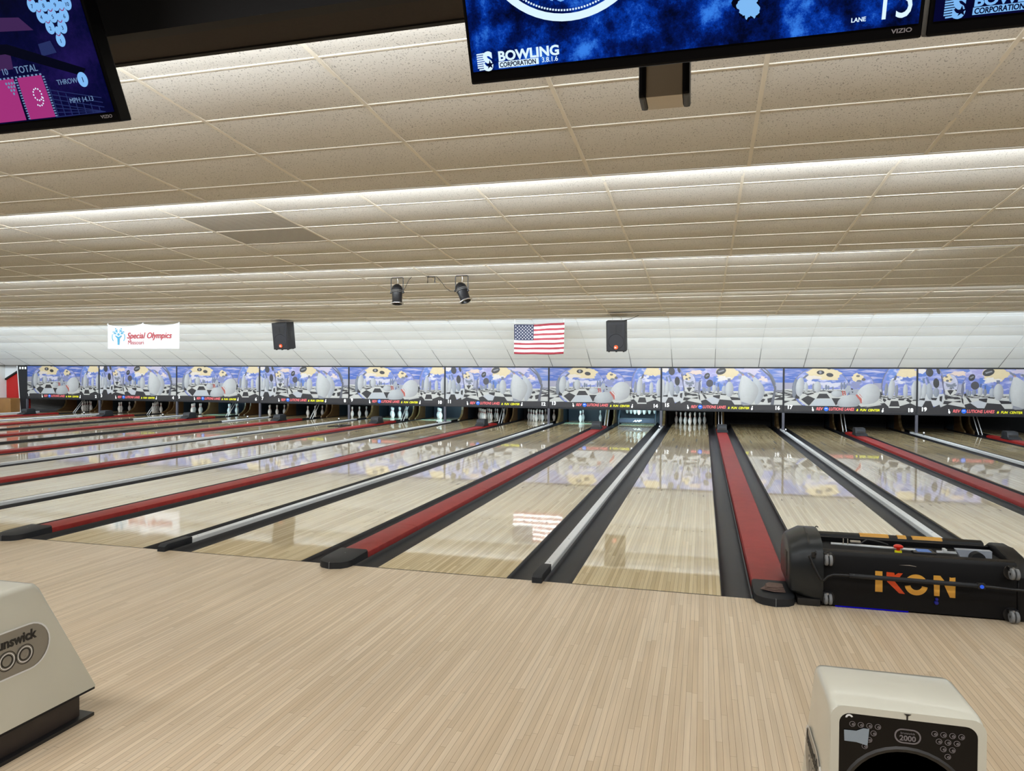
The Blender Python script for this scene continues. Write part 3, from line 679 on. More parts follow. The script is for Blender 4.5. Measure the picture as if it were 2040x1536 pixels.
for k in range(-7, 3):
    A_ = (k % 2 != 0)     # unit 13/14 (k=-1) has the first picture
    l0, l1 = 15+2*k, 16+2*k
    what = 'a lying pin' if A_ else 'tall pins'
    t = thing('masking_unit', (k*P, MY, 0), 'masking panel numbered %d and %d, picturing %s on checkered floor' % (l0, l1, what), 'masking panel', 'picture masking panels above the pins')
    if me_frame is None:
        o = fb.build('frame', MT['frame'], t); o.location = (0, 0, ZB); me_frame = o.data
    else: obj('frame', me_frame, t, (0, 0, ZB))
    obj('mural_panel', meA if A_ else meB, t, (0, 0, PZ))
    text('lane_number', str(l0), .145, (-WD/2+.07, -.032, PZ+.075), MT['wht'], t, off=.05)
    text('lane_number', str(l1), .145, (WD/2-.07, -.032, PZ+.045), MT['wht'], t, off=.05, align='RIGHT')
    if sgn is None:
        x0 = -WD/2+WD*.248; sgn = []
        sgn.append(text('venue_lettering', 'REV', .118, (x0, -.032, PZ+.05), MT['pink'], t, shear=.25, off=.02, sx=.85))
        sgn.append(text('venue_lettering', 'LUTIONS', .118, (x0+.335, -.032, PZ+.05), MT['pink'], t, shear=.25, off=.02, sx=.78))
        sgn.append(text('venue_lettering', 'LANES', .118, (x0+.745, -.032, PZ+.05), MT['pink'], t, shear=.25, off=.02, sx=.72))
        sgn.append(text('fun_center_lettering', '&  FUN  CENTER', .088, (x0+1.05, -.032, PZ+.045), MT['yel'], t, shear=.25, off=.025, sx=.92))
        b = MB(); b.lathe([(0, 0), (.062, 0), (.062, .004), (0, .005)], 24, mtx=Matrix.Translation((x0+.27, -.030, PZ+.088)) @ Matrix.Rotation(R(90), 4, 'X')); e1 = b.build('ball_emblem', MT['blue'], t)
        b = MB(); b.lathe([(0, 0), (.012, 0), (.012, .002), (0, .002)], 12, mtx=Matrix.Translation((x0+.25, -.035, PZ+.10)) @ Matrix.Rotation(R(90), 4, 'X')); b.lathe([(0, 0), (.012, 0), (.012, .002), (0, .002)], 12, mtx=Matrix.Translation((x0+.285, -.035, PZ+.10)) @ Matrix.Rotation(R(90), 4, 'X')); g1 = b.build('finger_hole', MT['wht'], e1)
        pm = [(x*.42, z*.32) for x, z in pinpr]
        for xx, tl in ((x0-.075, -10), (x0+1.72, 10)):
            b = MB(); out = [(-x, -.031, z) for x, z in pm]+[(x, -.031, z) for x, z in pm[::-1][1:]]
            b.extr(out, (0, -.003, 0)); bmesh.ops.transform(b.b, matrix=Matrix.Translation((xx, 0, PZ+.02)) @ Matrix.Rotation(R(tl), 4, 'Y'), verts=b.b.verts)
            sgn.append(b.build('pin_emblem', MT['wht'], t))
        sgn.append(e1)
    else:
        for s_ in sgn:
            c = s_.copy(); COL.objects.link(c); c.parent = t
            for q in s_.children: d = q.copy(); COL.objects.link(d); d.parent = c

# grey posts between the units
b = MB(); b.box(-.035, -.03, .041, .035, .03, ZB-.001, .004); post = b.build('support_post', MT['post']); post.location = (0, 0, 0)
for i, k in enumerate(range(-7, 3)):
    o = post if i == 0 else post.copy()
    if i: COL.objects.link(o)
    o.location = (k*P-P/2, MY+.02, 0)
    tag(o, ('slim grey post under the masking joint between lanes %d and %d' % (14+2*k, 15+2*k)) if k > -7 else 'slim grey post under the outer end of the masking by lane 1', 'post', 'posts under the masking')

# ================================================================ PIN DECKS
def kick_mesh(parent, name, x, th, m, y0=17.86):
    b = MB(); pts = [(x, y0, -.02), (x, y0+.02, .03), (x, y0+.22, .10), (x, y0+.34, .2), (x, y0+.40, .34), (x, y0+.42, .62), (x, 19.9, .62), (x, 19.9, -.1), (x, y0, -.1)]
    b.extr(pts, (th, 0, 0)); return b.build(name, m, parent)
for k in range(-7, 3):
    for kind, xc, offs in (('wide', k*P, (-.135, .095)), ('thin', k*P-P/2, (-.035,))):
        lab = ('pair of brown curved side boards of the pin pits between lanes %d and %d' % (15+2*k, 16+2*k)) if kind == 'wide' else ('brown curved side board of the pin pits between lanes %d and %d' % (14+2*k, 15+2*k) if k > -7 else 'brown curved side board on the outer side of the lane 1 pin pit')
        t = thing('kickback', (xc, 0, 0), lab, 'pit side board', 'side boards of the pin pits')
        for o_ in offs:
            th = .04 if kind == 'wide' else .07
            kick_mesh(t, 'side_board', o_, th, MT['kick'])
            b = MB(); y0 = 17.86; c_ = [(y0-.012, -.02), (y0+.008, .035), (y0+.21, .108), (y0+.328, .205), (y0+.388, .342), (y0+.408, .615)]; c2 = [(y0, -.02), (y0+.02, .03), (y0+.22, .10), (y0+.34, .2), (y0+.40, .34), (y0+.42, .615)]
            b.extr([(o_-.002, y, z) for y, z in c_]+[(o_-.002, y, z) for y, z in c2[::-1]], (th+.004, 0, 0)); b.build('edge_band', MT['tan'], t)
            b = MB(); b.box(o_-.004, 18.75, .0, o_-.001, 19.85, .6); b.box(o_+th+.001, 18.75, .0, o_+th+.004, 19.85, .6); b.build('side_lining', MT['slate'], t)
LIT = {6: .7, 9: 3.4, 10: 4.4, 13: 3.8, 14: 5.5, 5: 3.2, 15: .75, 11: .7, 12: .7, 4: 1.0, 3: .5, 2: .6, 1: .4, 7: .6, 8: .7, 16: .05, 17: .05, 18: .05, 19: .03, 20: .03}
for n in range(1, 21):
    c = lane_c(n); dz = .70 if n == 14 else .56
    t = thing('pin_pit', (c, 0, 0), 'dark pin pit with cushion and pinsetter underside at the end of lane %d' % n, 'pin pit', 'pin pits')
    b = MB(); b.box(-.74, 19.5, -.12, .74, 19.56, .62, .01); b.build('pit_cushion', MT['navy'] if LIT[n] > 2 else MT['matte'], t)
    b = MB(); b.box(-.72, 17.4, dz, .72, 19.4, dz+.08); b.build('pinsetter_deck', MT['matte'], t)
    b = MB(); b.box(-.76, MY+.06, .62 if n != 14 else .8, .76, 17.35, .66 if n != 14 else .84); b.build('canopy', MT['matte'], t)
    if n in (13, 14, 10, 9, 5):
        b = MB(); b.box(-LW/2, 17.75, .0005, LW/2, 17.95, .0015); b.build('deck_threshold', mat('pale_green_strip', (150, 196, 176), .25) if n == 13 or 'pale_green_strip' not in bpy.data.materials else bpy.data.materials['pale_green_strip'], t)
    col = (.55, .88, 1) if LIT[n] > 1.2 else (1, .93, .86)
    e = LIT[n]*6
    area(c, 17.3, .53, .9, .08, e, (R(62), 0, 0), col)
# sweep bar, lane 14
t = thing('sweep_bar', (lane_c(14), 17.62, .04), 'dark blue sweep bar with white maker letters lowered across lane 14', 'sweep bar')
b = MB(); b.box(-.56, -.02, .03, .56, .02, .155, .008); b.build('bar', MT['navy'], t)
b = MB(); b.box(-.58, -.03, .155, .58, .03, .172, .004); b.build('top_rail', MT['slate'], t)
for s in (-1, 1): b = MB(); b.extr([(s*.58-.015, -.03, -.03), (s*.58-.015, -.03, .2), (s*.58-.015, .4, .5), (s*.58-.015, .44, .46), (s*.58-.015, .05, .1), (s*.58-.015, .05, -.03)], (.03, 0, 0)); b.build('arm', MT['slate'], t)
text('maker_lettering', 'AMF', .085, (0, -.024, .065), MT['wht'], t, align='CENTER', shear=.4, off=.02, sx=1.5)

# bowling pins
def make_pin():
    t = thing('bowling_pin', (0, 0, 0), '', 'bowling pin', 'bowling pins')
    b = MB(); b.lathe(pinpr, 24); b.build('pin_body', MT['pin'], t, smooth=True)
    for z0, z1_ in ((.243, .251), (.259, .267)):
        def rr(z):
            for (ra, za), (rb, zb) in zip(pinpr, pinpr[1:]):
                if za <= z <= zb: return ra+(rb-ra)*(z-za)/(zb-za)
        b = MB(); b.lathe([(rr(z0), z0), (rr(z0)+.0012, z0), (rr(z1_)+.0012, z1_), (rr(z1_), z1_)], 24); b.build('neck_stripe', MT['pinred'], t, smooth=True)
    return t
OFF = {1: (0, 0), 2: (-1, 1), 3: (1, 1), 4: (-2, 2), 5: (0, 2), 6: (2, 2), 7: (-3, 3), 8: (-1, 3), 9: (1, 3), 10: (3, 3)}
SPOT = {1: 'head pin at the front', 2: 'left pin of the second row', 3: 'right pin of the second row', 4: 'left pin of the third row', 5: 'middle pin of the third row', 6: 'right pin of the third row', 7: 'far left corner pin of the back row', 8: 'inner left pin of the back row', 9: 'inner right pin of the back row', 10: 'far right corner pin of the back row'}
STAND = {1: (1, 2, 4, 7, 3), 2: (1, 2, 5), 3: (1, 2, 4, 7, 3), 4: (1, 2, 4, 3, 5), 5: (1, 3, 5), 6: (1, 2, 3, 6), 7: (1, 3, 6), 8: (1, 3, 6), 9: (1, 2, 4, 3, 5, 6, 9), 10: (1, 2, 4), 11: range(1, 11), 12: range(1, 11), 13: (2, 8, 10), 14: range(1, 11), 15: range(1, 11)}
STAND[5] = (2, 4, 5, 8)
pin0 = None
for n, ks in STAND.items():
    for k in ks:
        dx, dy = OFF[k]; loc = (lane_c(n)+dx*.1524, 18.288+dy*.264, .296 if n == 14 else .0005)
        lab = ('white red-striped bowling pin lifted above lane 14, %s' if n == 14 else 'white red-striped bowling pin standing on lane '+str(n)+', %s') % SPOT[k]
        if pin0 is None: pin0 = make_pin(); pin0.location = loc; pin0['label'] = lab
        else: dup(pin0, loc, lab)

# rods and ball lift housings on the red dividers, small sensors on the thin ones
lift0 = rod0 = sen0 = None
for k in range(-7, 3):
    l0, l1 = 15+2*k, 16+2*k
    if lift0 is None:
        t = thing('ball_lift_housing', (0, 0, 0), '', 'ball lift housing', 'housings on the red dividers')
        b = MB(); b.extr([(-.125, -.14, 0), (-.125, -.12, .15), (-.125, -.08, .19), (-.125, .16, .195), (-.125, .23, .17), (-.125, .26, 0)], (.25, 0, 0), .012); b.build('hood', MT['rubber'], t, smooth=True)
        b = MB(); b.extr([(-.132, -.30, 0), (-.132, -.16, .06), (-.132, .27, .02), (-.132, .27, 0)], (.28, 0, 0)); b.build('skirt', MT['rubber'], t)
        b = MB(); b.box(-.09, -.142, .05, .09, -.128, .11, .004); b.build('front_slot', MT['ink'], t); lift0 = t
    else: t = dup(lift0)
    t.location = (k*P, 15.0, .0585); t['label'] = 'dark grey lift housing on the red divider between lanes %d and %d' % (l0, l1)
    for s, nm in ((-1, 'left'), (1, 'right')):
        if rod0 is None:
            b = MB(); b.tube([(0, 0, 0), (0, .44, .475)], .011, 10); rod0 = b.build('guard_rod', MT['alu'], smooth=True); o = rod0
        else: o = rod0.copy(); COL.objects.link(o)
        o.location = (k*P+s*.045, 17.0, .0); tag(o, '%s rod of the slanted metal pair between lanes %d and %d' % (nm, l0, l1), 'rod', 'slanted rods beside the pin pits')
b = MB(); b.box(-.045, YE, -.08, .045, 17.0, .0); 
o = b.build('rod_rail', MT['black']); o.location = (0, 0, 0)
for i, k in enumerate(range(-7, 3)):
    q = o if i == 0 else o.copy()
    if i: COL.objects.link(q)
    q.location = (k*P, .002, 0); q.scale = (2.2, 1, 1)
    tag(q, 'black rail under the rods between lanes %d and %d' % (15+2*k, 16+2*k), 'rail', 'rails behind the red dividers')
for k in range(-6, 3):
    if sen0 is None:
        t = thing('pin_sensor', (0, 0, 0), '', 'sensor', 'sensors on the narrow dividers')
        b = MB(); b.box(-.018, -.02, 0, .018, .02, .05, .003); b.build('sensor_body', MT['black'], t)
        b = MB(); b.box(-.016, -.017, .05, .016, .017, .085, .003); b.build('sensor_top', MT['wht'], t); sen0 = t
    else: t = dup(sen0)
    t.location = (k*P-P/2, 15.8, .040); t['label'] = 'tiny black sensor with white top on the divider between lanes %d and %d' % (14+2*k, 15+2*k)
b = MB(); b.extr([(0, 0, .001), (.05, 0, .001), (.10, .7, .001), (.30, .7, .001), (.34, 0, .001), (.39, 0, .001), (.34, .85, .001), (.06, .85, .001)], (0, 0, .03)); b.box(.15, .1, .001, .2, .5, .03); b.box(.2, .3, .001, .26, .35, .03)
o = b.build('metal_bracket', MT['ink']); o.location = (-11.28, 13.6, .0); tag(o, 'small black bracket lying on lane 9 beside the gutter', 'bracket')

# left end beside lane 1
b = MB(); b.box(-27.58, 17.0, 0, -26.45, 17.08, 1.86); struct(b.build('wall_left_return', MT['redwall']))
b = MB(); b.extr([(-27.58, 16.93, 1.25), (-27.58, 16.93, 1.32), (-26.5, 16.93, 1.87), (-26.5, 16.93, 1.80)], (0, .06, 0)); struct(b.build('trim_11', MT['matte']))
b = MB(); b.extr([(-27.58, 16.94, 1.32), (-27.58, 16.94, 1.95), (-26.4, 16.94, 1.95), (-26.45, 16.94, 1.88)], (0, .05, 0)); struct(b.build('wall_left_upper', MT['vinyl']))
b = MB(); b.box(-27.55, 16.2, -.13, -26.42, 16.85, .55, .01); o = b.build('low_cabinet', MT['wood']); tag(o, 'brown wooden box cabinet at the far left beside lane 1', 'cabinet')
b = MB(); b.extr([(-26.42, 16.6, 0), (-26.28, 16.6, 0), (-26.44, 16.6, 1.83), (-26.58, 16.6, 1.83)], (0, .06, 0)); o = b.build('end_column', MT['alu']); tag(o, 'pale tapering column at the left end of the masking', 'column')
t = thing('end_panel', (-26.18, 16.52, 0), 'black end panel with three small white squares left of number 1', 'panel')
b = MB(); b.extr([(-.10, 0, -.1), (.185, 0, -.1), (.185, 0, 1.84), (-.26, 0, 1.84)], (0, .04, 0)); b.build('board', MT['frame'], t)
for x in (-.17, -.04, .09): b = MB(); b.box(x, -.006, 1.69, x+.08, -.0005, 1.78, .002); b.build('white_square', MT['wht'], t)

# ================================================================ HANGING THINGS
def speaker(x, y, z, label):
    t = thing('loudspeaker', (x, y, z), label, 'loudspeaker', 'hanging loudspeakers', rot=(R(9), 0, 0))
    b = MB(); b.extr([(-.225, 0, -.35), (.225, 0, -.35), (.225, 0, .35), (-.225, 0, .35)], (0, .34, 0), .012); b.build('cabinet', MT['spk'], t)
    b = MB(); b.box(-.195, -.008, -.31, .195, .004, .31, .004); b.build('grille', MT['grill'], t)
    b = MB(); b.lathe([(.165, 0), (.175, .006), (.185, 0)], 32, mtx=Matrix.Translation((0, -.006, -.12)) @ Matrix.Rotation(R(90), 4, 'X')); b.build('woofer_ring', MT['spk'], t, smooth=True)
    b = MB(); b.extr([(-.13, -.009, .07), (.13, -.009, .07), (.16, -.009, .28), (-.16, -.009, .28)], (0, -.003, 0)); b.box(-.004, -.018, .10, .004, -.012, .24); b.build('horn', MT['spk'], t)
    b = MB(); b.lathe([(0, 0), (.05, 0), (.048, .006), (0, .006)], 20, mtx=Matrix.Translation((0, -.010, -.25)) @ Matrix.Rotation(R(90), 4, 'X')); bd = b.build('badge', MT['orange'], t)
    text('badge_mark', 'JBL', .042, (-.032, -.0185, -.268), MT['wht'], bd, off=.03, sx=.9)
    b = MB(); b.box(.2255, .13, -.02, .228, .21, .12, .002); b.box(.2255, .14, -.09, .229, .2, -.03, .002); b.build('side_handle', MT['ink'], t)
    for fx, fy in ((-.17, .05), (.17, .05), (-.17, .29), (.17, .29), (0, .05)): b = MB(); b.box(fx-.02, fy-.02, -.368, fx+.02, fy+.02, -.351, .003); b.build('foot', MT['ink'], t)
    ly = y+.17; top = z4(ly)
    for s in (-1, 1):
        b = MB(); z = .352
        h = (top-z)-.36
        n = max(2, int(h/.028))
        for i in range(n):
            zz = .355+h*i/n; b.tube([(s*.10, .17, zz), (s*.10+(.006 if i % 2 else 0), .17+(0 if i % 2 else .006), zz+h/n*.55), (s*.10, .17, zz+h/n*1.05)], .005, 6)
        b.build('chain', MT['steel'], t)
    return t
s1 = speaker(-11.26, 11.12, 2.565, 'black loudspeaker hung from the ceiling right of the white banner')
s2 = speaker(-2.465, 11.12, 2.49, 'black loudspeaker hung from the ceiling right of the flag')
b = MB(); b.tube([(-2.45, 11.31, 2.852), (-2.3, 11.3, 2.875), (-2.15, 11.28, 2.90), (-2.0, 11.2, 2.955), (-1.9, 11.15, 3.0)], .006); o = b.build('speaker_cable', MT['ink'], smooth=True); tag(o, 'thin black cable curving from the speaker right of the flag up to the ceiling', 'cable')
b = MB(); b.box(-.62, -.02, -.006, .62, .30, .0); o = b.build('lifted_ceiling_panel', MT['pale']); o.location = (-1.95, 10.75, z4(10.75)-.03); o.rotation_euler = (R(-6), R(-1), 0); tag(o, 'lifted ceiling panel edge above the speaker right of the flag', 'ceiling panel')

# banner
def cloth(x0, x1, ztop, zbot, y, nx, nz, fy, sag):
    b = MB(); V = []
    for i in range(nx+1):
        u = i/nx; row = []
        for j in range(nz+1):
            v = j/nz; zt = ztop(u)-sag(u); row.append(b.b.verts.new((x0+(x1-x0)*u, y+fy(u, v), zt+(zbot(u)-zt)*v)))
        V.append(row)
    for i in range(nx):
        for j in range(nz): b.b.faces.new((V[i][j], V[i][j+1], V[i+1][j+1], V[i+1][j]))
    return b
t = thing('hanging_banner', (-15.675, 11.2, 2.62), 'white event banner with blue figure emblem and red lettering, hung from the ceiling', 'banner')
b = cloth(-1.205, 1.21, lambda u: .335+.03*u, lambda u: -.372, 0, 48, 12, lambda u, v: .010*math.sin(u*9)*(1-v)+.006*math.sin(u*21+2*v)*(1-v), lambda u: .075*math.sin(math.pi*((u*2) % 1))**.8)
sh = b.build('banner_sheet', MT['cloth'], t, smooth=True); md = sh.modifiers.new('thick', 'SOLIDIFY'); md.thickness = .003
text('banner_lettering', 'Special Olympics', .235, (-.53, -.019, -.07), MT['txtred'], t, shear=.3, off=.018, sx=.93)
text('state_lettering', 'Missouri', .17, (-.50, -.019, -.24), MT['txtred'], t, sx=.95)
b = MB(); b.extr([(-.84, -.016, -.25), (-.79, -.016, -.25), (-.78, -.016, -.07), (-.70, -.016, .0), (-.72, -.016, .02), (-.815, -.016, -.03), (-.91, -.016, .02), (-.93, -.016, .0), (-.85, -.016, -.07)], (0, -.004, 0))
b.lathe([(0, 0), (.035, 0), (.035, .004), (0, .004)], 14, mtx=Matrix.Translation((-.815, -.016, .045)) @ Matrix.Rotation(R(90), 4, 'X'))
for a_ in (150, 118, 62, 30):
    cx_, cz_ = -.815+.205*math.cos(R(a_)), .0+.23*math.sin(R(a_)); b.lathe([(0, 0), (.02, 0), (.02, .004), (0, .004)], 10, mtx=Matrix.Translation((cx_, -.016, cz_)) @ Matrix.Rotation(R(90), 4, 'X'))
    d = Vector((-.815-cx_, 0, 0-cz_)).normalized(); q = Vector((-d.z, 0, d.x))
    c0 = Vector((cx_, -.016, cz_)); pts = [c0+d*.03+q*.05, c0+d*.045, c0+d*.03-q*.05, c0+d*.075-q*.02, c0+d*.13, c0+d*.075+q*.02]; b.extr([tuple(p_) for p_ in pts], (0, -.004, 0))
for a0, a1 in ((160, 215), (-35, 20)):
    pts = [(-.815+.225*math.cos(R(a0+(a1-a0)*i/8)), -.016, -.02+.22*math.sin(R(a0+(a1-a0)*i/8))) for i in range(9)]+[(-.815+.205*math.cos(R(a1+(a0-a1)*i/8)), -.016, -.02+.2*math.sin(R(a1+(a0-a1)*i/8))) for i in range(9)]
    b.extr(pts, (0, -.004, 0))
b.build('figure_emblem', MT['teal'], t)
for x in (-1.2, 0.0, 1.2): b = MB(); b.lathe([(0, 0), (.018, .005), (.02, .025), (.012, .045), (0, .045)], 10, org=(x+.01, 0, .335+.012*x)); b.build('hook', MT['white'], t, smooth=True)

# flag
t = thing('hanging_flag', (-4.812, 13.4, 2.565), 'stars and stripes flag hung flat below the ceiling between the two loudspeakers', 'flag')
fz = lambda u: .40+.03*u
cols = []
b = MB(); NX, NZ = 40, 26; V = []
for i in range(NX+1):
    u = i/NX; row = []
    for j in range(NZ+1):
        v = j/NZ; zt = .40+.035*u-.022*math.sin(math.pi*u); zb = -.418+.012*math.sin(math.pi*u*1.2+2.2)+.012*u
        row.append(b.b.verts.new((-.695+1.39*u-.02*v*u, .03*math.sin(u*7+v)+.012*math.sin(u*15), zt+(zb-zt)*v+.004*math.sin(u*11+3*v))))
    V.append(row)
for i in range(NX):
    for j in range(NZ):
        f = b.b.faces.new((V[i][j], V[i][j+1], V[i+1][j+1], V[i+1][j])); f.material_index = 2 if (i < 16 and j < 14) else (0 if (j//2) % 2 == 0 else 1)
fl = b.build('flag_cloth', [MT['fred'], MT['wht'], MT['fblue']], t, smooth=True); md = fl.modifiers.new('thick', 'SOLIDIFY'); md.thickness = .002
b = MB()
for r_ in range(9):
    for c_ in range(6 if r_ % 2 == 0 else 5):
        u = .4*((c_+.5)/6 if r_ % 2 == 0 else (c_+1)/6); v = .538*(r_+1)/10
        zt = .40+.035*u-.022*math.sin(math.pi*u); zb = -.418+.012*math.sin(math.pi*u*1.2+2.2)+.012*u
        x = -.695+1.39*u; y = .03*math.sin(u*7+v)+.012*math.sin(u*15)-.004; z = zt+(zb-zt)*v
        b.extr([(x+.016*(1 if q % 2 == 0 else .42)*math.sin(q*math.pi/5), y, z+.016*(1 if q % 2 == 0 else .42)*math.cos(q*math.pi/5)) for q in range(10)], (0, -.002, 0))
b.build('stars', MT['wht'], t)
for x, zt in ((-.68, .40), (.68, .43)): b = MB(); b.tube([(x, .02, zt), (x, .02, z5(13.42)-2.565-.012)], .003, 6); b.build('cord', MT['white'], t)

# stage lamps
def parcan(x, label, tx, ry):
    t = thing('stage_lamp', (x, 6.02, z3(6.02)-.012), label, 'spotlight', 'black stage lamps on the ceiling')
    b = MB(); b.tube([(-.112, 0, -.26), (-.112, 0, -.012), (-.10, 0, -.002), (.10, 0, -.002), (.112, 0, -.012), (.112, 0, -.26)], .008, 8); b.build('yoke', MT['black'], t)
    b = MB(); b.tube([(0, 0, 0), (.01, .01, -.06), (0, 0, -.13)], .003, 6); b.build('safety_wire', MT['steel'], t)
    mt = Matrix.Translation((0, 0, -.24)) @ Euler((tx, ry, 0)).to_matrix().to_4x4()
    b = MB(); b.lathe([(.03, .125), (.055, .115), (.085, .08), (.1, .03), (.1, -.02), (.088, -.03), (.085, -.19), (.10, -.21), (.10, -.22), (.088, -.215), (.08, -.19), (0, -.05)], 28, mtx=mt); b.build('can', MT['black'], t, smooth=True)
    b = MB(); b.lathe([(0, .13), (.03, .13), (.034, .115)], 16, mtx=mt); b.build('rear_cap', MT['gloss'], t, smooth=True)
    b = MB(); b.lathe([(.1005, .012), (.1035, .008), (.1005, .004)], 28, mtx=mt); b.lathe([(.1005, -.014), (.1035, -.018), (.1005, -.022)], 28, mtx=mt); b.build('trim_ring', MT['steel'], t, smooth=True)
    b = MB(); b.lathe([(.09, -.205), (.118, -.212), (.118, -.218), (.09, -.222)], 8, mtx=mt); b.build('filter_frame', MT['steel'], t)
    b = MB(); b.lathe([(0, -.14), (.082, -.14)], 24, mtx=mt); b.build('lens', MT['lamp'], t)
    for s in (-1, 1): b = MB(); b.lathe([(0, 0), (.02, 0), (.02, .018), (0, .018)], 10, mtx=Matrix.Translation((s*.108, 0, -.255)) @ Matrix.Rotation(R(90*s), 4, 'Y')); b.build('clamp_knob', MT['black'], t)
    return t
parcan(-5.64, 'black stage lamp on a yoke, left one of the pair', R(-8), R(-4))
parcan(-4.46, 'black stage lamp on a yoke, right one of the pair, tilted sideways', R(-8), R(-24))
zc = z3(6.02)-.01
b = MB(); b.tube([(-5.075, 6.02, zc-.11), (-5.075, 6.02, zc-.008), (-4.945, 6.02, zc-.008), (-4.945, 6.02, zc-.11)], .009, 8); o = b.build('ceiling_bracket', MT['black']); tag(o, 'small empty black U bracket on the ceiling between the stage lamps', 'bracket')
b = MB(); b.tube([(-5.52, 6.0, zc-.24), (-5.47, 6.0, zc-.16), (-5.42, 6.0, zc-.06), (-5.36, 6.0, zc)], .005, 6); o = b.build('lamp_cable', MT['ink']); tag(o, 'thin cable from the left stage lamp up to the ceiling', 'cable')
b = MB(); b.tube([(-5.10, 6.0, zc+.0), (-5.0, 5.99, zc-.006), (-4.9, 5.99, zc-.01), (-4.82, 6.0, zc-.10), (-4.74, 6.0, zc-.2), (-4.66, 6.0, zc-.26), (-4.57, 6.0, zc-.26)], .005, 6); o = b.build('lamp_cable', MT['ink']); tag(o, 'thin cable sagging from the empty bracket to the right stage lamp', 'cable')

# ================================================================ SCORE SCREENS
def emis(name, col, st):
    m = bpy.data.materials.new(name); m.use_nodes = True; nt, p = nodes(m)
    p.inputs['Base Color'].default_value = (0, 0, 0, 1); p.inputs['Emission Color'].default_value = (*lin(col), 1); p.inputs['Emission Strength'].default_value = st; p.inputs['Roughness'].default_value = .3; p.inputs['Specular IOR Level'].default_value = .08
    return m
MT['eW'] = emis('screen_white', (214, 238, 255), 1.5); MT['eB'] = emis('screen_lightblue', (130, 190, 250), 1.3); MT['eP'] = emis('screen_magenta', (170, 52, 128), 1.2); MT['eT'] = emis('screen_text', (130, 165, 210), .9)
MT['eDk'] = emis('screen_dark_blue', (4, 10, 52), .8); MT['eRed'] = emis('screen_crimson', (180, 40, 110), .8); MT['eNavy'] = emis('screen_navy', (26, 34, 96), .6); MT['eMauve'] = emis('screen_mauve', (92, 56, 120), .6); MT['eK'] = emis('screen_black', (3, 8, 40), .5); MT['eLn'] = emis('screen_line', (52, 66, 130), .7); MT['eG'] = emis('screen_blue_glow', (40, 100, 255), .9)
def screen_noise(name, stops, sc, st):
    m = bpy.data.materials.new(name); m.use_nodes = True; nt, p = nodes(m); L = nt.links.new
    p.inputs['Base Color'].default_value = (0, 0, 0, 1); p.inputs['Roughness'].default_value = .25; p.inputs['Specular IOR Level'].default_value = .08
    tc = nt.nodes.new('ShaderNodeTexCoord'); n = nt.nodes.new('ShaderNodeTexNoise'); n.inputs['Scale'].default_value = sc; n.inputs['Detail'].default_value = 12; n.inputs['Roughness'].default_value = .85
    n2 = nt.nodes.new('ShaderNodeTexNoise'); n2.inputs['Scale'].default_value = sc*.45; n2.inputs['Detail'].default_value = 2
    L(tc.outputs['Object'], n.inputs['Vector']); L(tc.outputs['Object'], n2.inputs['Vector'])
    av = nt.nodes.new('ShaderNodeMath'); av.operation = 'ADD'; L(n.outputs[0], av.inputs[0]); L(n2.outputs[0], av.inputs[1])
    hv = nt.nodes.new('ShaderNodeMath'); hv.operation = 'MULTIPLY'; hv.inputs[1].default_value = .5; L(av.outputs[0], hv.inputs[0])
    cr = nt.nodes.new('ShaderNodeValToRGB'); L(hv.outputs[0], cr.inputs[0]); e = cr.color_ramp.elements
    e[0].position = stops[0][0]; e[0].color = (*lin(stops[0][1]), 1); e[1].position = stops[-1][0]; e[1].color = (*lin(stops[-1][1]), 1)
    for po, c in stops[1:-1]: q = e.new(po); q.color = (*lin(c), 1)
    L(cr.outputs[0], p.inputs['Emission Color']); p.inputs['Emission Strength'].default_value = st
    return m
MT['sBlue'] = screen_noise('screen_blue_grunge', [(.40, (1, 8, 40)), (.48, (2, 26, 100)), (.545, (6, 62, 180)), (.62, (60, 140, 255))], 22, 1.1)
MT['sNavy'] = screen_noise('screen_night_city', [(.36, (2, 6, 34)), (.5, (8, 12, 66)), (.66, (44, 30, 110))], 7, .75)
TZ = R(24)
MT['tvblack'] = mat('tv_plastic', (5, 5, 6), .3, spec=.12)
def tv(x, label, mscr):
    t = thing('score_screen', (x, -3.487, 2.42), label, 'screen', 'score screens above the approach', rot=(TZ, 0, 0))
    W_, H_ = 1.130, .650
    b = MB(); b.box(0, 0, 0, W_, .055, H_, .006); b.build('housing', MT['tvblack'], t)
    b = MB(); b.box(.011, -.004, .032, W_-.011, .0005, H_-.011); b.build('display', mscr, t)
    text('maker_lettering', 'VIZIO', .0135, (W_-.045, -.0012, .016), MT['print'], t, align='CENTER', off=.02, sx=1.3, ext=.0004)
    b = MB(); b.box(.42, .055, .2, .70, .10, .5, .01); b.box(.50, .10, .3, .62, .2, .8, .01); b.build('wall_mount', MT['black'], t)
    return t
def flat(t, name, pts, m, y=-.0055, label=None):
    b = MB(); b.extr([(u, y, v) for u, v in pts], (0, -.0004, 0)); o = b.build(name, m, t)
    return o
def disc(t, name, cx, cz, rx, rz, m, y=-.0055, n=28): return flat(t, name, [(cx+rx*math.cos(2*math.pi*i/n), cz+rz*math.sin(2*math.pi*i/n)) for i in range(n)], m, y)
def ring(cx, cz, r0, r1, y, n=48, a0=0, a1=360):
    b = MB(); vs = []
    for i in range(n+1):
        t = R(a0+(a1-a0)*i/n); vs.append((b.b.verts.new((cx+r0*math.cos(t), y, cz+r0*math.sin(t))), b.b.verts.new((cx+r1*math.cos(t), y, cz+r1*math.sin(t)))))
    for a_, c_ in zip(vs, vs[1:]): b.b.faces.new((a_[0], a_[1], c_[1], c_[0]))
    return b
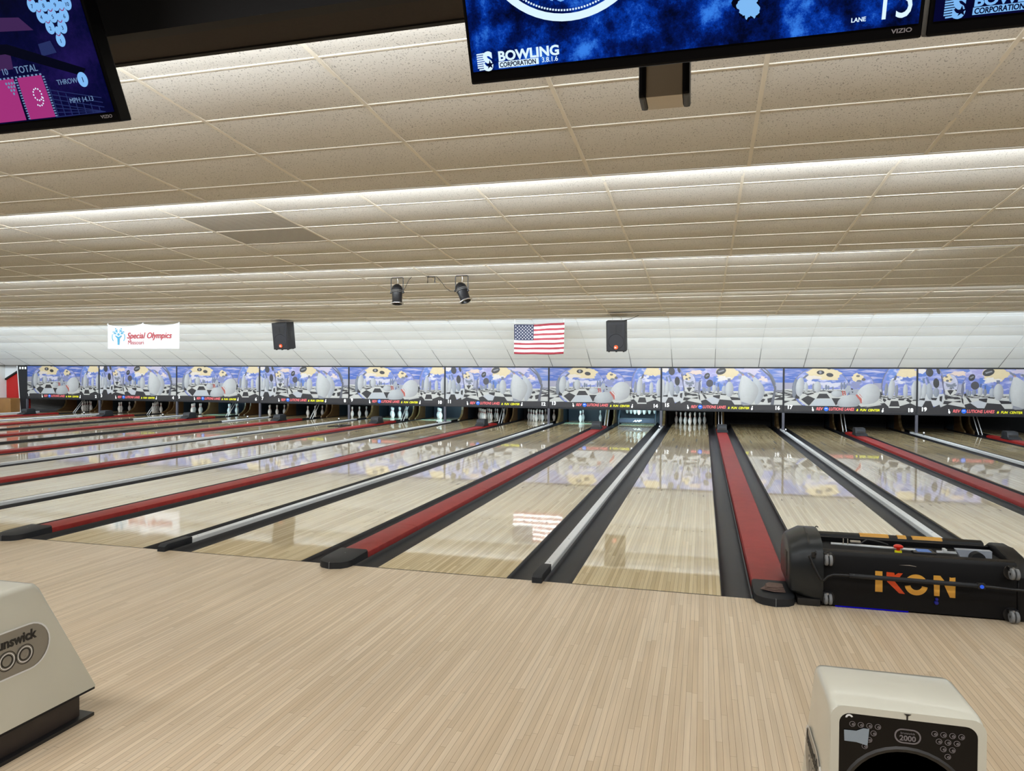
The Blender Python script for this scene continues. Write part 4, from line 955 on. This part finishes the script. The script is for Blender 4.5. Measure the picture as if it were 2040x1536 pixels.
def us_logo(t, x, z, ms):
    # striped block letters with star, then the maker's name
    b = MB()
    for i in range(8): zz = z+.0055*i; x_ = x+(.004 if i == 0 else 0); b.extr([(x_, -.0055, zz), (x+.022, -.0055, zz+.001), (x+.022, -.0055, zz+.0044), (x_, -.0055, zz+.0034)], (0, -.0004, 0))
    b.build('striped_mark', ms, t)
    text('logo_letter', 'S', .062, (x+.018, -.006, z), ms, t, off=.05, sx=.9, ext=.0004)
    b = MB(); cx_, cz_ = x+.036, z+.012; b.extr([(cx_+.012*(1 if q % 2 == 0 else .4)*math.sin(q*math.pi/5), -.0072, cz_+.012*(1 if q % 2 == 0 else .4)*math.cos(q*math.pi/5)) for q in range(10)], (0, -.0004, 0)); b.build('star', MT['eDk'], t)
    text('company_lettering', 'BOWLING', .033, (x+.060, -.006, z+.019), ms, t, off=.035, sx=1.10, ext=.0004)
    flat(t, 'lettering_band', [(x+.060, z+.001), (x+.172, z+.001), (x+.172, z+.0165), (x+.060, z+.0165)], ms)
    text('company_lettering', 'CORPORATION', .0165, (x+.063, -.0064, z+.003), MT['eDk'], t, off=.03, sx=.86, ext=.0004)
    text('version_lettering', '3.8.1.6', .017, (x+.180, -.006, z+.004), ms, t, ext=.0004, off=.01)
c = tv(-1.138, 'blue score screen of lane 15 with white round logo, centre top', MT['sBlue'])
us_logo(c, .026, .034, MT['eW'])
ccx, ccz, RR = .292, .372, .243
for nm, ra, rb, m_ in (('logo_rim', RR-.018, RR, MT['eW']), ('logo_rim', RR-.034, RR-.018, MT['sBlue'])):
    q = ring(ccx, ccz, ra, rb, -.0056, 64); q.build(nm, m_, c)
b = MB()
for i in range(90):
    a_ = R(180+180*i/90); x, z = ccx+(RR-.026)*math.cos(a_), ccz+(RR-.026)*math.sin(a_); b.box(x-.0022, -.0068, z-.0022, x+.0022, -.0058, z+.0022)
b.build('dotted_ring', MT['eW'], c)
for ch, a_ in (('T', -104), ('O', -97), ('O', -83), ('N', -76), ('L', -126)):
    aa = R(a_); r_ = RR-.048; ang = aa+R(90)
    o = text('logo_lettering', ch, .05, (ccx+r_*math.cos(aa), -.006, ccz+r_*math.sin(aa)), MT['eB'], c, rot=(R(90), -ang, 0), align='CENTER', off=.04, sx=.75, ext=.0004)
text('lane_lettering', 'LANE', .0135, (.970, -.006, .050), MT['eW'], c, ext=.0004, off=.02)
text('lane_number', '15', .115, (1.020, -.006, .049), MT['eW'], c, ext=.0004, sx=.75)
q = blob(735, 118, 24, 34, 5, k=.25); flat(c, 'picture_shoe', [(x/1000, z/1000) for x, z in q], MT['eB']); q = blob(733, 124, 32, 42, 6, k=.25); flat(c, 'picture_shadow', [(x/1000, z/1000) for x, z in q], MT['eK'], -.0048)
rtv = tv(.002, 'dark score screen cut off at the top right corner, beside the lane 15 screen', MT['sNavy'])
us_logo(rtv, .030, .036, MT['eB'])
l = tv(-2.326-1.136, 'score screen with pink score table and white pins, top left corner', MT['sNavy'])
X0 = 1.136
def lp(u, v): return (X0+u, v)
flat(l, 'picture_beam', [lp(-.50, .275), lp(-.50, .235), lp(-.36, .235), lp(-.09, .145), lp(-.07, .165), lp(-.34, .262)], MT['eK'], -.0048)
flat(l, 'picture_block', [lp(-.50, .25), lp(-.34, .235), lp(-.35, .19), lp(-.50, .19)], MT['eMauve'], -.0045)
flat(l, 'picture_block', [lp(-.36, .34), lp(-.26, .33), lp(-.22, .29), lp(-.36, .30)], MT['eMauve'], -.0045)
flat(l, 'picture_block', [lp(-.50, .43), lp(-.43, .43), lp(-.44, .33), lp(-.50, .32)], MT['eRed'], -.0045)
flat(l, 'picture_window', [lp(-.22, .25), lp(-.17, .255), lp(-.16, .22), lp(-.22, .215)], MT['eLn'], -.0045)
b = MB()
for i in range(7):
    b.extr([(X0-.235+.028*i, -.0050, .034), (X0-.232+.028*i, -.0050, .034), (X0-.235+.028*i+.004, -.0050, .125-.012*i), (X0-.238+.028*i+.004, -.0050, .125-.012*i)], (0, -.0004, 0))
    b.extr([(X0-.245, -.0050, .118-.014*i), (X0-.245, -.0050, .1205-.014*i), (X0-.045, -.0050, .078-.014*i if .078-.014*i > .034 else .036), (X0-.045, -.0050, .0755-.014*i if .0755-.014*i > .034 else .034)], (0, -.0004, 0))
b.build('picture_grating', MT['eLn'], l)
# score table
flat(l, 'score_cell', [lp(-.346, .163), lp(-.248, .163), lp(-.246, .036), lp(-.352, .036)], MT['eP'])
flat(l, 'score_cell', [lp(-.60, .163), lp(-.362, .163), lp(-.368, .036), lp(-.60, .036)], MT['eP'])
b = MB()
for i in range(16): z = .037+.0079*i; b.box(X0-.357, -.0062, z, X0-.349, -.0056, z+.004); b.box(X0-.245, -.0062, z, X0-.237, -.0056, z+.004)
for i in range(22): x = X0-.60+.0165*i; b.box(x, -.0062, .163, x+.008, -.0056, .168)
b.build('score_border', MT['eT'], l)
text('score_heading', 'TOTAL', .029, (X0-.345, -.006, .176), MT['eT'], l, ext=.0004); text('score_heading', '10', .027, (X0-.400, -.006, .176), MT['eT'], l, ext=.0004)
b = MB()
for a_ in range(0, 360, 30): x, z = X0-.287+.016*math.cos(R(a_)), .108+.018*math.sin(R(a_)); b.lathe([(0, 0), (.0027, 0), (0, .0006)], 8, mtx=Matrix.Translation((x, -.006, z)) @ Matrix.Rotation(R(90), 4, 'X'))
for i, (x, z) in enumerate(((.0165, -.008), (.015, -.016), (.010, -.024), (.003, -.029), (-.006, -.030), (-.013, -.027))): b.lathe([(0, 0), (.0027, 0), (0, .0006)], 8, mtx=Matrix.Translation((X0-.287+x, -.006, .104+z)) @ Matrix.Rotation(R(90), 4, 'X'))
b.build('score_digit', MT['eW'], l)
b = MB()
for r_ in range(4):
    for q in range(4-r_): b.lathe([(0, 0), (.0042, 0), (0, .0006)], 10, mtx=Matrix.Translation((X0-.397+.0115*q+.0057*r_, -.0062, .150-.0105*r_)) @ Matrix.Rotation(R(90), 4, 'X'))
b.build('score_pins', MT['eT'], l)
text('throw_lettering', 'THROW', .0215, (X0-.196, -.006, .128), MT['eT'], l, ext=.0004)
o = disc(l, 'throw_ball', X0-.094, .135, .019, .022, MT['eB']); text('throw_digit', '1', .022, (X0-.098, -.0068, .127), MT['eNavy'], l, ext=.0004)
text('speed_lettering', 'MPH 14.13', .021, (X0-.170, -.006, .071), MT['eT'], l, ext=.0004)
for num, (px_, pz_) in {1: (-.128, .253), 2: (-.152, .291), 3: (-.106, .288), 4: (-.172, .324), 5: (-.129, .321), 6: (-.086, .318), 7: (-.193, .357), 8: (-.150, .354), 9: (-.107, .351), 10: (-.063, .348)}.items():
    disc(l, 'picture_pin_head', X0+px_, pz_+.025, .0095, .0125, MT['eB'], -.0062); disc(l, 'picture_pin', X0+px_, pz_, .0165, .0200, MT['eB'], -.0058)
    b = ring(X0+px_, pz_+.019, .006, .0085, -.0070, 10, 190, 350); b.build('picture_pin_stripe', MT['eRed'], l)
    text('picture_pin_number', str(num), .016, (X0+px_, -.0068, pz_-.009), MT['eNavy'], l, ext=.0003, align='CENTER')
# hanging mount behind the centre screen
t = thing('ceiling_mount', (-.622, -3.24, 2.425), 'dark rounded mount with a lighter face hanging below the lane 15 screen', 'mount')
b = MB(); b.box(-.074, -.02, .0, -.052, .09, .42, .009); b.build('side_rail', MT['black'], t)
b = MB(); b.box(.052, -.02, .0, .074, .09, .42, .009); b.build('side_rail', MT['black'], t)
b = MB(); b.box(-.052, -.014, .003, .052, .088, .42, .001); b.build('face_plate', MT['pale'], t)

# ================================================================ BALL RETURN HOODS
def hood(x, label, badge_sides, bz, by):
    t = thing('ball_return_hood', (x, 0, 0), label, 'ball return', 'ivory ball returns on the approach')
    pr = [(-3.28, .13), (-3.28, .67), (-3.265, .70), (-3.235, .708), (-3.02, .708), (-2.985, .700), (-2.962, .675), (-2.68, .145), (-2.682, .13)]
    b = MB(); a_ = [b.b.verts.new((-.19, y, z)) for y, z in pr]; c_ = [b.b.verts.new((.19, y, z)) for y, z in pr]; n = len(pr)
    f1 = b.b.faces.new(a_); f2 = b.b.faces.new(c_[::-1])
    for i in range(n): b.b.faces.new((a_[i], c_[i], c_[(i+1) % n], a_[(i+1) % n]))
    bmesh.ops.bevel(b.b, geom=[e for e in list(f1.edges)+list(f2.edges) if max(v.co.z for v in e.verts) > .2], offset=.022, segments=4, profile=.5, affect='EDGES')
    b.build('shell', MT['hood'], t, smooth=True)
    b = MB(); b.box(-.187, -3.279, .118, .187, -2.683, .131); b.build('lower_edge', MT['matte'], t)
    b = MB(); b.box(-.165, -3.26, .015, .165, -2.748, .12); b.build('base', MT['hoodbase'], t)
    b = MB(); b.box(-.20, -3.30, 0, .20, -2.698, .016, .003); b.build('foot_flange', MT['black'], t)
    for s in badge_sides:
        def cap(r, z0, y0, y1, n=14): return [(y1+r*math.cos(R(-90+180*i/n)), z0+r*math.sin(R(-90+180*i/n))) for i in range(n+1)]+[(y0+r*math.cos(R(90+180*i/n)), z0+r*math.sin(R(90+180*i/n))) for i in range(n+1)]
        X = s*.190; d = s*.003
        b = MB(); b.extr([(X, y, z) for y, z in cap(.095, bz, by-.13, by)], (d, 0, 0)); bd = b.build('badge', MT['silver'], t)
        b = MB(); o1, o2 = cap(.100, bz, by-.13, by), cap(.093, bz, by-.13, by)
        for i in range(len(o1)):
            j = (i+1) % len(o1); b.b.faces.new([b.b.verts.new((X+d*1.6, *q)) for q in (o1[i], o1[j], o2[j], o2[i])])
        b.build('badge_rim', MT['alu'], bd)
        rz = (R(90), 0, R(90)) if s > 0 else (R(90), 0, R(-90))
        yl = by-.19 if s > 0 else by+.06
        text('maker_lettering', 'brunswick', .058, (X+d*1.4, yl, bz+.030), MT['ink'], bd, rot=rz, off=.03, sx=.92, ext=.0008)
        for i in range(3):
            cy = by-.02-.080*i
            if s < 0: cy = by-.175+.080*i
            for ra, rb in ((.038, .041), (.030, .033), (.021, .026)):
                g = MB(); vs = []
                for q in range(33):
                    a2 = 2*math.pi*q/32; vs.append((g.b.verts.new((X+d*1.5, cy+ra*math.cos(a2), bz-.025+ra*math.sin(a2))), g.b.verts.new((X+d*1.5, cy+rb*math.cos(a2), bz-.025+rb*math.sin(a2)))))
                for u_, v_ in zip(vs, vs[1:]): g.b.faces.new((u_[0], u_[1], v_[1], v_[0]))
                g.build('badge_ring', MT['wht'] if ra < .038 and ra > .021 else MT['ink'], bd)
    return t
hL = hood(-3.447, 'ivory ball return hood cut off at the left edge, side badge showing', (1,), .445, -3.025)
hR = hood(.035, 'ivory ball return hood at the lower right with black front panel', (-1,), .37, -2.93)
# front panel of the right hood
t = hR; X = -.035
def rrect(x0, z0, x1, z1, r, n=6):
    o = []
    for cx, cz, a0 in ((x1-r, z1-r, 0), (x0+r, z1-r, 90), (x0+r, z0+r, 180), (x1-r, z0+r, 270)):
        o += [(cx+r*math.cos(R(a0+90*i/n)), cz+r*math.sin(R(a0+90*i/n))) for i in range(n+1)]
    return o
b = MB(); b.extr([(x, -3.279, z) for x, z in rrect(-.168, .15, .168, .688, .028)], (0, -.004, 0)); b.build('front_panel', MT['gloss'], t)
b = MB(); o1, o2 = rrect(-.189, .132, .189, .707, .034), rrect(-.168, .15, .168, .688, .028)
for i in range(len(o1)):
    j = (i+1) % len(o1); a = [(o1[i]), (o1[j]), (o2[j]), (o2[i])]
    v = [b.b.verts.new((q[0], -3.2825 if n_ < 2 else -3.2835, q[1])) for n_, q in enumerate(a)]; b.b.faces.new(v)
b.build('front_rim', MT['hood'], t)
def on_front(name, pts_mb, m): return pts_mb.build(name, m, t)
for gx in (-.135, .066):
    for r_ in range(4):
        for q in range(4-r_):
            if gx < 0 and ((r_ == 1 and q < 2) or (r_ == 2 and q == 0)): continue
            cx, cz = gx+.0212*q+.0106*r_+.004*r_*0, .660-.0190*r_
            g = ring(cx, cz, .0062, .0078, -3.2845, 24); g.build('pin_light_ring', MT['print'], t)
            g = ring(cx+.002, cz-.001, .0012, .0035, -3.2845, 16); g.build('pin_light', MT['print'], t)
g = MB(); o1, o2 = rrect(-.031, .624, .034, .664, .0195), rrect(-.027, .628, .030, .660, .0160)
for i in range(len(o1)):
    j = (i+1) % len(o1); g.b.faces.new([g.b.verts.new((q[0], -3.2845, q[1])) for q in (o1[i], o1[j], o2[j], o2[i])])
pb = g.build('panel_badge', MT['print'], t)
text('model_lettering', '2000', .020, (.0015, -3.2846, .632), MT['print'], t, align='CENTER', off=.03, ext=.0003)
text('maker_lettering', 'brunswick', .0085, (.0015, -3.2846, .6495), MT['print'], t, align='CENTER', ext=.0003)
b = MB(); b.lathe([(0, 0), (.155, 0), (.165, .006), (.170, 0)], 40, mtx=Matrix.Translation((.0, -3.283, .445)) @ Matrix.Rotation(R(90), 4, 'X')); b.build('ball_opening_cover', MT['ink'], t, smooth=True)
g = ring(-.143, .676, .005, .010, -3.2846, 12, 20, 180); g.build('panel_symbol', MT['alu'], t)
MT['tape'] = mat('clear_tape', (170, 186, 200), .15, alpha=.55)
b = MB(); b.extr([(-.156, -3.2855, .642), (-.125, -3.2855, .643), (-.108, -3.2855, .652), (-.093, -3.2855, .652), (-.097, -3.2855, .606), (-.125, -3.2855, .612), (-.155, -3.2855, .612)], (0, -.0006, 0)); b.build('clear_tape', MT['tape'], t)
b = MB(); b.extr([(-.002, -3.2836, .688), (.002, -3.2836, .688), (.002, -3.2836, .699), (.010, -3.2836, .704), (-.008, -3.2836, .704), (-.002, -3.2836, .699)], (0, -.0006, 0)); b.build('chip', MT['ink'], t)

# ================================================================ LANE MACHINE
t = thing('lane_oiling_machine', (0, 0, 0), 'black lane oiling machine tipped up on the foul line of lane 16', 'lane machine')
b = MB(); b.extr([(.31, -.035, .012), (.31, -.035, .355), (.31, -.02, .385), (.31, .02, .395), (.31, .05, .385), (.31, .05, .012)], (1.19, 0, 0), .006); b.build('front_shell', MT['hull'], t, smooth=True)
b = MB(); b.box(.31, .05, .012, 1.50, .50, .345); b.build('body', MT['matte'], t)
b = MB(); b.box(.30, .455, .35, 1.50, .475, .385, .004); b.build('rear_rail', MT['hull'], t)
b = MB(); b.extr([(.32, .50, .36), (.32, .52, .395), (.32, .56, .405), (.32, .60, .39), (.32, .60, .02), (.32, .50, .02)], (1.17, 0, 0), .008); lid = b.build('lid', MT['hull'], t, smooth=True)
for x0_, x1_ in ((.66, .86), (.92, .98), (1.02, 1.22)): b = MB(); b.extr([(x0_, .515, .389), (x0_, .522, .402), (x0_, .556, .409), (x0_, .575, .403), (x0_, .57, .400), (x0_, .53, .395)], (x1_-x0_, 0, 0)); b.build('gold_lettering_stripe', MT['gold'], lid)
pL = [(-.045, .035), (-.075, .10), (-.085, .26), (-.07, .36), (-.02, .43), (.10, .475), (.26, .485), (.40, .47), (.52, .42), (.60, .33), (.62, .18), (.60, .03)]
b = MB(); a_ = [b.b.verts.new((.315, y, z)) for y, z in pL]; m_ = [b.b.verts.new((.20, y, max(z, .062))) for y, z in pL]; c_ = [b.b.verts.new((.095, y*.86+.02, max(z*.88+.01, .09))) for y, z in pL]; n = len(pL)
b.b.faces.new(a_[::-1]); b.b.faces.new(c_)
for r_, q_ in ((a_, m_), (m_, c_)):
    for i in range(n): b.b.faces.new((r_[i], r_[(i+1) % n], q_[(i+1) % n], q_[i]))
bmesh.ops.bevel(b.b, geom=[e for e in b.b.edges if all(v in c_ for v in e.verts)], offset=.02, segments=3, profile=.5, affect='EDGES')
cl_ = b.build('end_shell', MT['hullcap'], t, smooth=True)
b = MB(); b.extr([(.222, -.078, .30), (.228, -.082, .30), (.222, -.02, .432), (.222, .10, .478), (.222, .26, .488), (.222, .26, .47), (.222, .10, .462), (.222, -.012, .418)], (.012, 0, 0)); b.build('groove', MT['ink'], cl_)
b = MB(); b.box(.090, .08, .16, .098, .16, .34, .003); b.build('side_slot', MT['ink'], cl_)
pR = [(-.04, .02), (-.045, .20), (-.03, .29), (.05, .345), (.18, .385), (.34, .41), (.48, .41), (.58, .36), (.60, .2), (.60, .02)]
b = MB(); b.extr([(1.50, y, z) for y, z in pR], (.11, 0, 0), .018, 3); b.build('end_shell', MT['hull'], t, smooth=True)
# insides of the open top
def raised(nm, m, f):
    b = MB(); f(b); bmesh.ops.translate(b.b, verts=b.b.verts, vec=(0, 0, .04)); return b.build(nm, m, t, smooth=True)
def part(nm, m, f): b = MB(); f(b); return b.build(nm, m, t, smooth=True)
raised('spray_tube', MT['alu'], lambda b: b.tube([(.42, .30, .33), (.60, .30, .328), (.98, .29, .322)], .009, 10))
raised('stop_button', mat('stop_red', (220, 44, 22), .3), lambda b: b.lathe([(.012, 0), (.012, .02), (.030, .022), (.032, .034), (.022, .042), (0, .043)], 20, org=(.86, .25, .318)))
raised('button_collar', MT['yel'], lambda b: b.lathe([(0, 0), (.024, 0), (.024, .02), (0, .02)], 20, org=(.86, .25, .30)))
b = MB(); b.box(.955, .22, .30, 1.10, .36, .362, .004); sc_ = b.build('display_case', MT['black'], t)
b = MB(); b.box(.985, .245, .3615, 1.075, .335, .3635); b.build('display', emis('lcd_blue', (110, 150, 220), .7), sc_)
raised('motor_plate', mat('motor_grey', (160, 166, 176), .4), lambda b: b.extr([(1.24, .16, .30), (1.42, .16, .30), (1.42, .16, .372), (1.20, .16, .372)], (0, .05, 0)))
raised('motor', MT['matte'], lambda b: b.lathe([(0, 0), (.045, 0), (.045, .06), (0, .06)], 20, axis='Y', org=(1.32, .10, .325)))
raised('linkage', MT['alu'], lambda b: (b.box(1.11, .26, .318, 1.26, .275, .332, .002), b.box(1.15, .24, .325, 1.17, .29, .35, .002)))
raised('valve', MT['pale'], lambda b: (b.box(.50, .28, .335, .505, .29, .375), b.box(.53, .28, .335, .535, .29, .375), b.box(.55, .28, .35, .62, .31, .362, .003)))
raised('hose', MT['ink'], lambda b: b.tube([(.62, .36, .32), (.68, .37, .36), (.76, .36, .35), (.82, .37, .33)], .007, 8))
# lettering
def letters(nm, polys, m):
    for pg in polys: b = MB(); b.extr([(x, -.0365, z) for x, z in pg], (0, -.0012, 0)); b.build(nm, m, t)
letters('gold_letter_i', [[(.650, .235), (.695, .235), (.695, .273), (.650, .273)], [(.651, .130), (.697, .131), (.696, .213), (.651, .213)]], MT['gold'])
letters('orange_letter_k', [[(.720, .229), (.742, .231), (.752, .240), (.775, .230), (.795, .231), (.821, .269), (.792, .269), (.772, .252), (.768, .269), (.720, .271)], [(.726, .213), (.770, .213), (.836, .129), (.800, .131), (.724, .205)]], MT['flame'])
def arc(cx, cz, r0, r1, a0, a1, n=14, k=1.0): return [(cx+r0*math.cos(R(a0+(a1-a0)*i/n)), cz+k*r0*math.sin(R(a0+(a1-a0)*i/n))) for i in range(n+1)]+[(cx+r1*math.cos(R(a1+(a0-a1)*i/n)), cz+k*r1*math.sin(R(a1+(a0-a1)*i/n))) for i in range(n+1)]
letters('gold_letter_o', [arc(.904, .197, .071, .036, 30, 150), arc(.904, .197, .071, .036, 190, 350)], MT['gold'])
letters('gold_letter_n', [[(1.008, .225), (1.008, .270), (1.048, .271), (1.084, .225)], [(1.104, .222), (1.104, .266), (1.114, .262), (1.139, .266), (1.139, .222)], [(1.010, .212), (1.013, .132), (1.046, .132), (1.046, .212)], [(1.072, .212), (1.140, .212), (1.140, .128), (1.108, .128)]], MT['gold'])
part('scratch', MT['steel'], lambda b: b.extr([(.80, -.036, .324), (.86, -.036, .329), (.905, -.036, .322), (.90, -.036, .320), (.86, -.036, .324)], (0, -.0008, 0)))
# casters
for x, z in ((.345, .335), (.345, .065), (1.465, .325), (1.468, .045)):
    b = MB(); b.box(x-.028, -.075, z+.018, x+.028, -.034, z+.044, .004); fk = b.build('caster_fork', MT['black'], t)
    b = MB(); b.lathe([(0, 0), (.05, 0), (.048, .006), (0, .006)], 24, mtx=Matrix.Translation((x, -.034, z)) @ Matrix.Rotation(R(90), 4, 'X')); b.build('caster_plate', MT['ink'], fk)
    for s in (-1, 1):
        b = MB(); b.lathe([(.008, -.009), (.03, -.011), (.036, -.008), (.038, 0), (.036, .008), (.03, .011), (.008, .009)], 24, axis='X', org=(x+s*.014, -.082, z)); b.build('wheel', MT['wheel'], fk, smooth=True)
    b = MB(); b.lathe([(0, 0), (.009, 0), (.009, .012), (0, .014)], 12, mtx=Matrix.Translation((x-.005, -.076, z+.035)) @ Matrix.Rotation(R(90), 4, 'X')); b.build('axle_bolt', MT['steel'], fk, smooth=True)
part('push_handle', MT['black'], lambda b: b.tube([(.22, -.09, .36), (.255, -.11, .28), (.292, -.12, .205), (.312, -.12, .204), (.335, -.12, .232), (.37, -.12, .248), (.47, -.12, .249), (1.27, -.12, .243), (1.52, -.12, .232), (1.60, -.115, .228)], .0085, 10))
part('handle_sleeve', MT['rubber'], lambda b: b.tube([(.47, -.12, .249), (.70, -.12, .2475), (1.25, -.12, .243)], .0155, 12))
part('blue_button', emis('blue_led', (60, 110, 255), .9), lambda b: b.lathe([(0, 0), (.012, 0), (.012, .008), (0, .010)], 16, mtx=Matrix.Translation((1.262, -.134, .243)) @ Matrix.Rotation(R(90), 4, 'X')))
part('button_block', MT['ink'], lambda b: b.box(1.240, -.138, .226, 1.284, -.105, .262, .004))
part('blue_knob', mat('blue_plastic', (24, 30, 130), .4), lambda b: (b.lathe([(0, 0), (.014, 0), (.012, .014), (0, .016)], 16, mtx=Matrix.Translation((1.026, -.036, .088)) @ Matrix.Rotation(R(90), 4, 'X')), b.lathe([(0, 0), (.010, 0), (.009, .012), (0, .014)], 16, mtx=Matrix.Translation((1.028, -.036, .112)) @ Matrix.Rotation(R(90), 4, 'X'))))
part('light_strip', emis('underglow_blue', (16, 8, 200), .7), lambda b: b.box(.40, -.032, .0035, .86, -.028, .0115))
part('bottom_bracket', MT['ink'], lambda b: (b.box(.15, -.06, .002, .30, .4, .05, .004)))
part('bottom_bracket', MT['ink'], lambda b: b.box(1.45, -.02, .001, 1.6, .4, .02))
part('hook', MT['ink'], lambda b: b.tube([(.345, .56, .40), (.345, .55, .43), (.352, .54, .445), (.365, .53, .44)], .004, 6))
part('latch', MT['ink'], lambda b: (b.box(.235, -.098, .35, .262, -.075, .385, .003), b.tube([(.25, -.09, .36), (.262, -.11, .38), (.258, -.09, .40)], .006, 8)))

# folded cloth on the divider end beside the machine
b = MB(); rr = random.Random(4); lay = []
for k in range(4):
    pts = [(-.095+.012*k, -.055), (.02, -.085+.01*k), (.105-.01*k, -.045), (.085, .045-.006*k), (-.02, .055), (-.075+.006*k, .02)]
    a_ = math.radians(6*k); z = .0+.008*k
    V = [(x*math.cos(a_)-y*math.sin(a_), x*math.sin(a_)+y*math.cos(a_), z+.004*math.sin(x*40+k)) for x, y in pts]
    b.extr(V, (0, 0, .0068), .002, 1)
o = b.build('folded_cloth', MT['tan2'], smooth=True); o.scale = (.85, .9, 1); o.location = (-.005, .04, .0715); o.rotation_euler = (R(3), 0, R(-10)); tag(o, 'folded brown cloth on the black divider end beside the oiling machine', 'cloth')
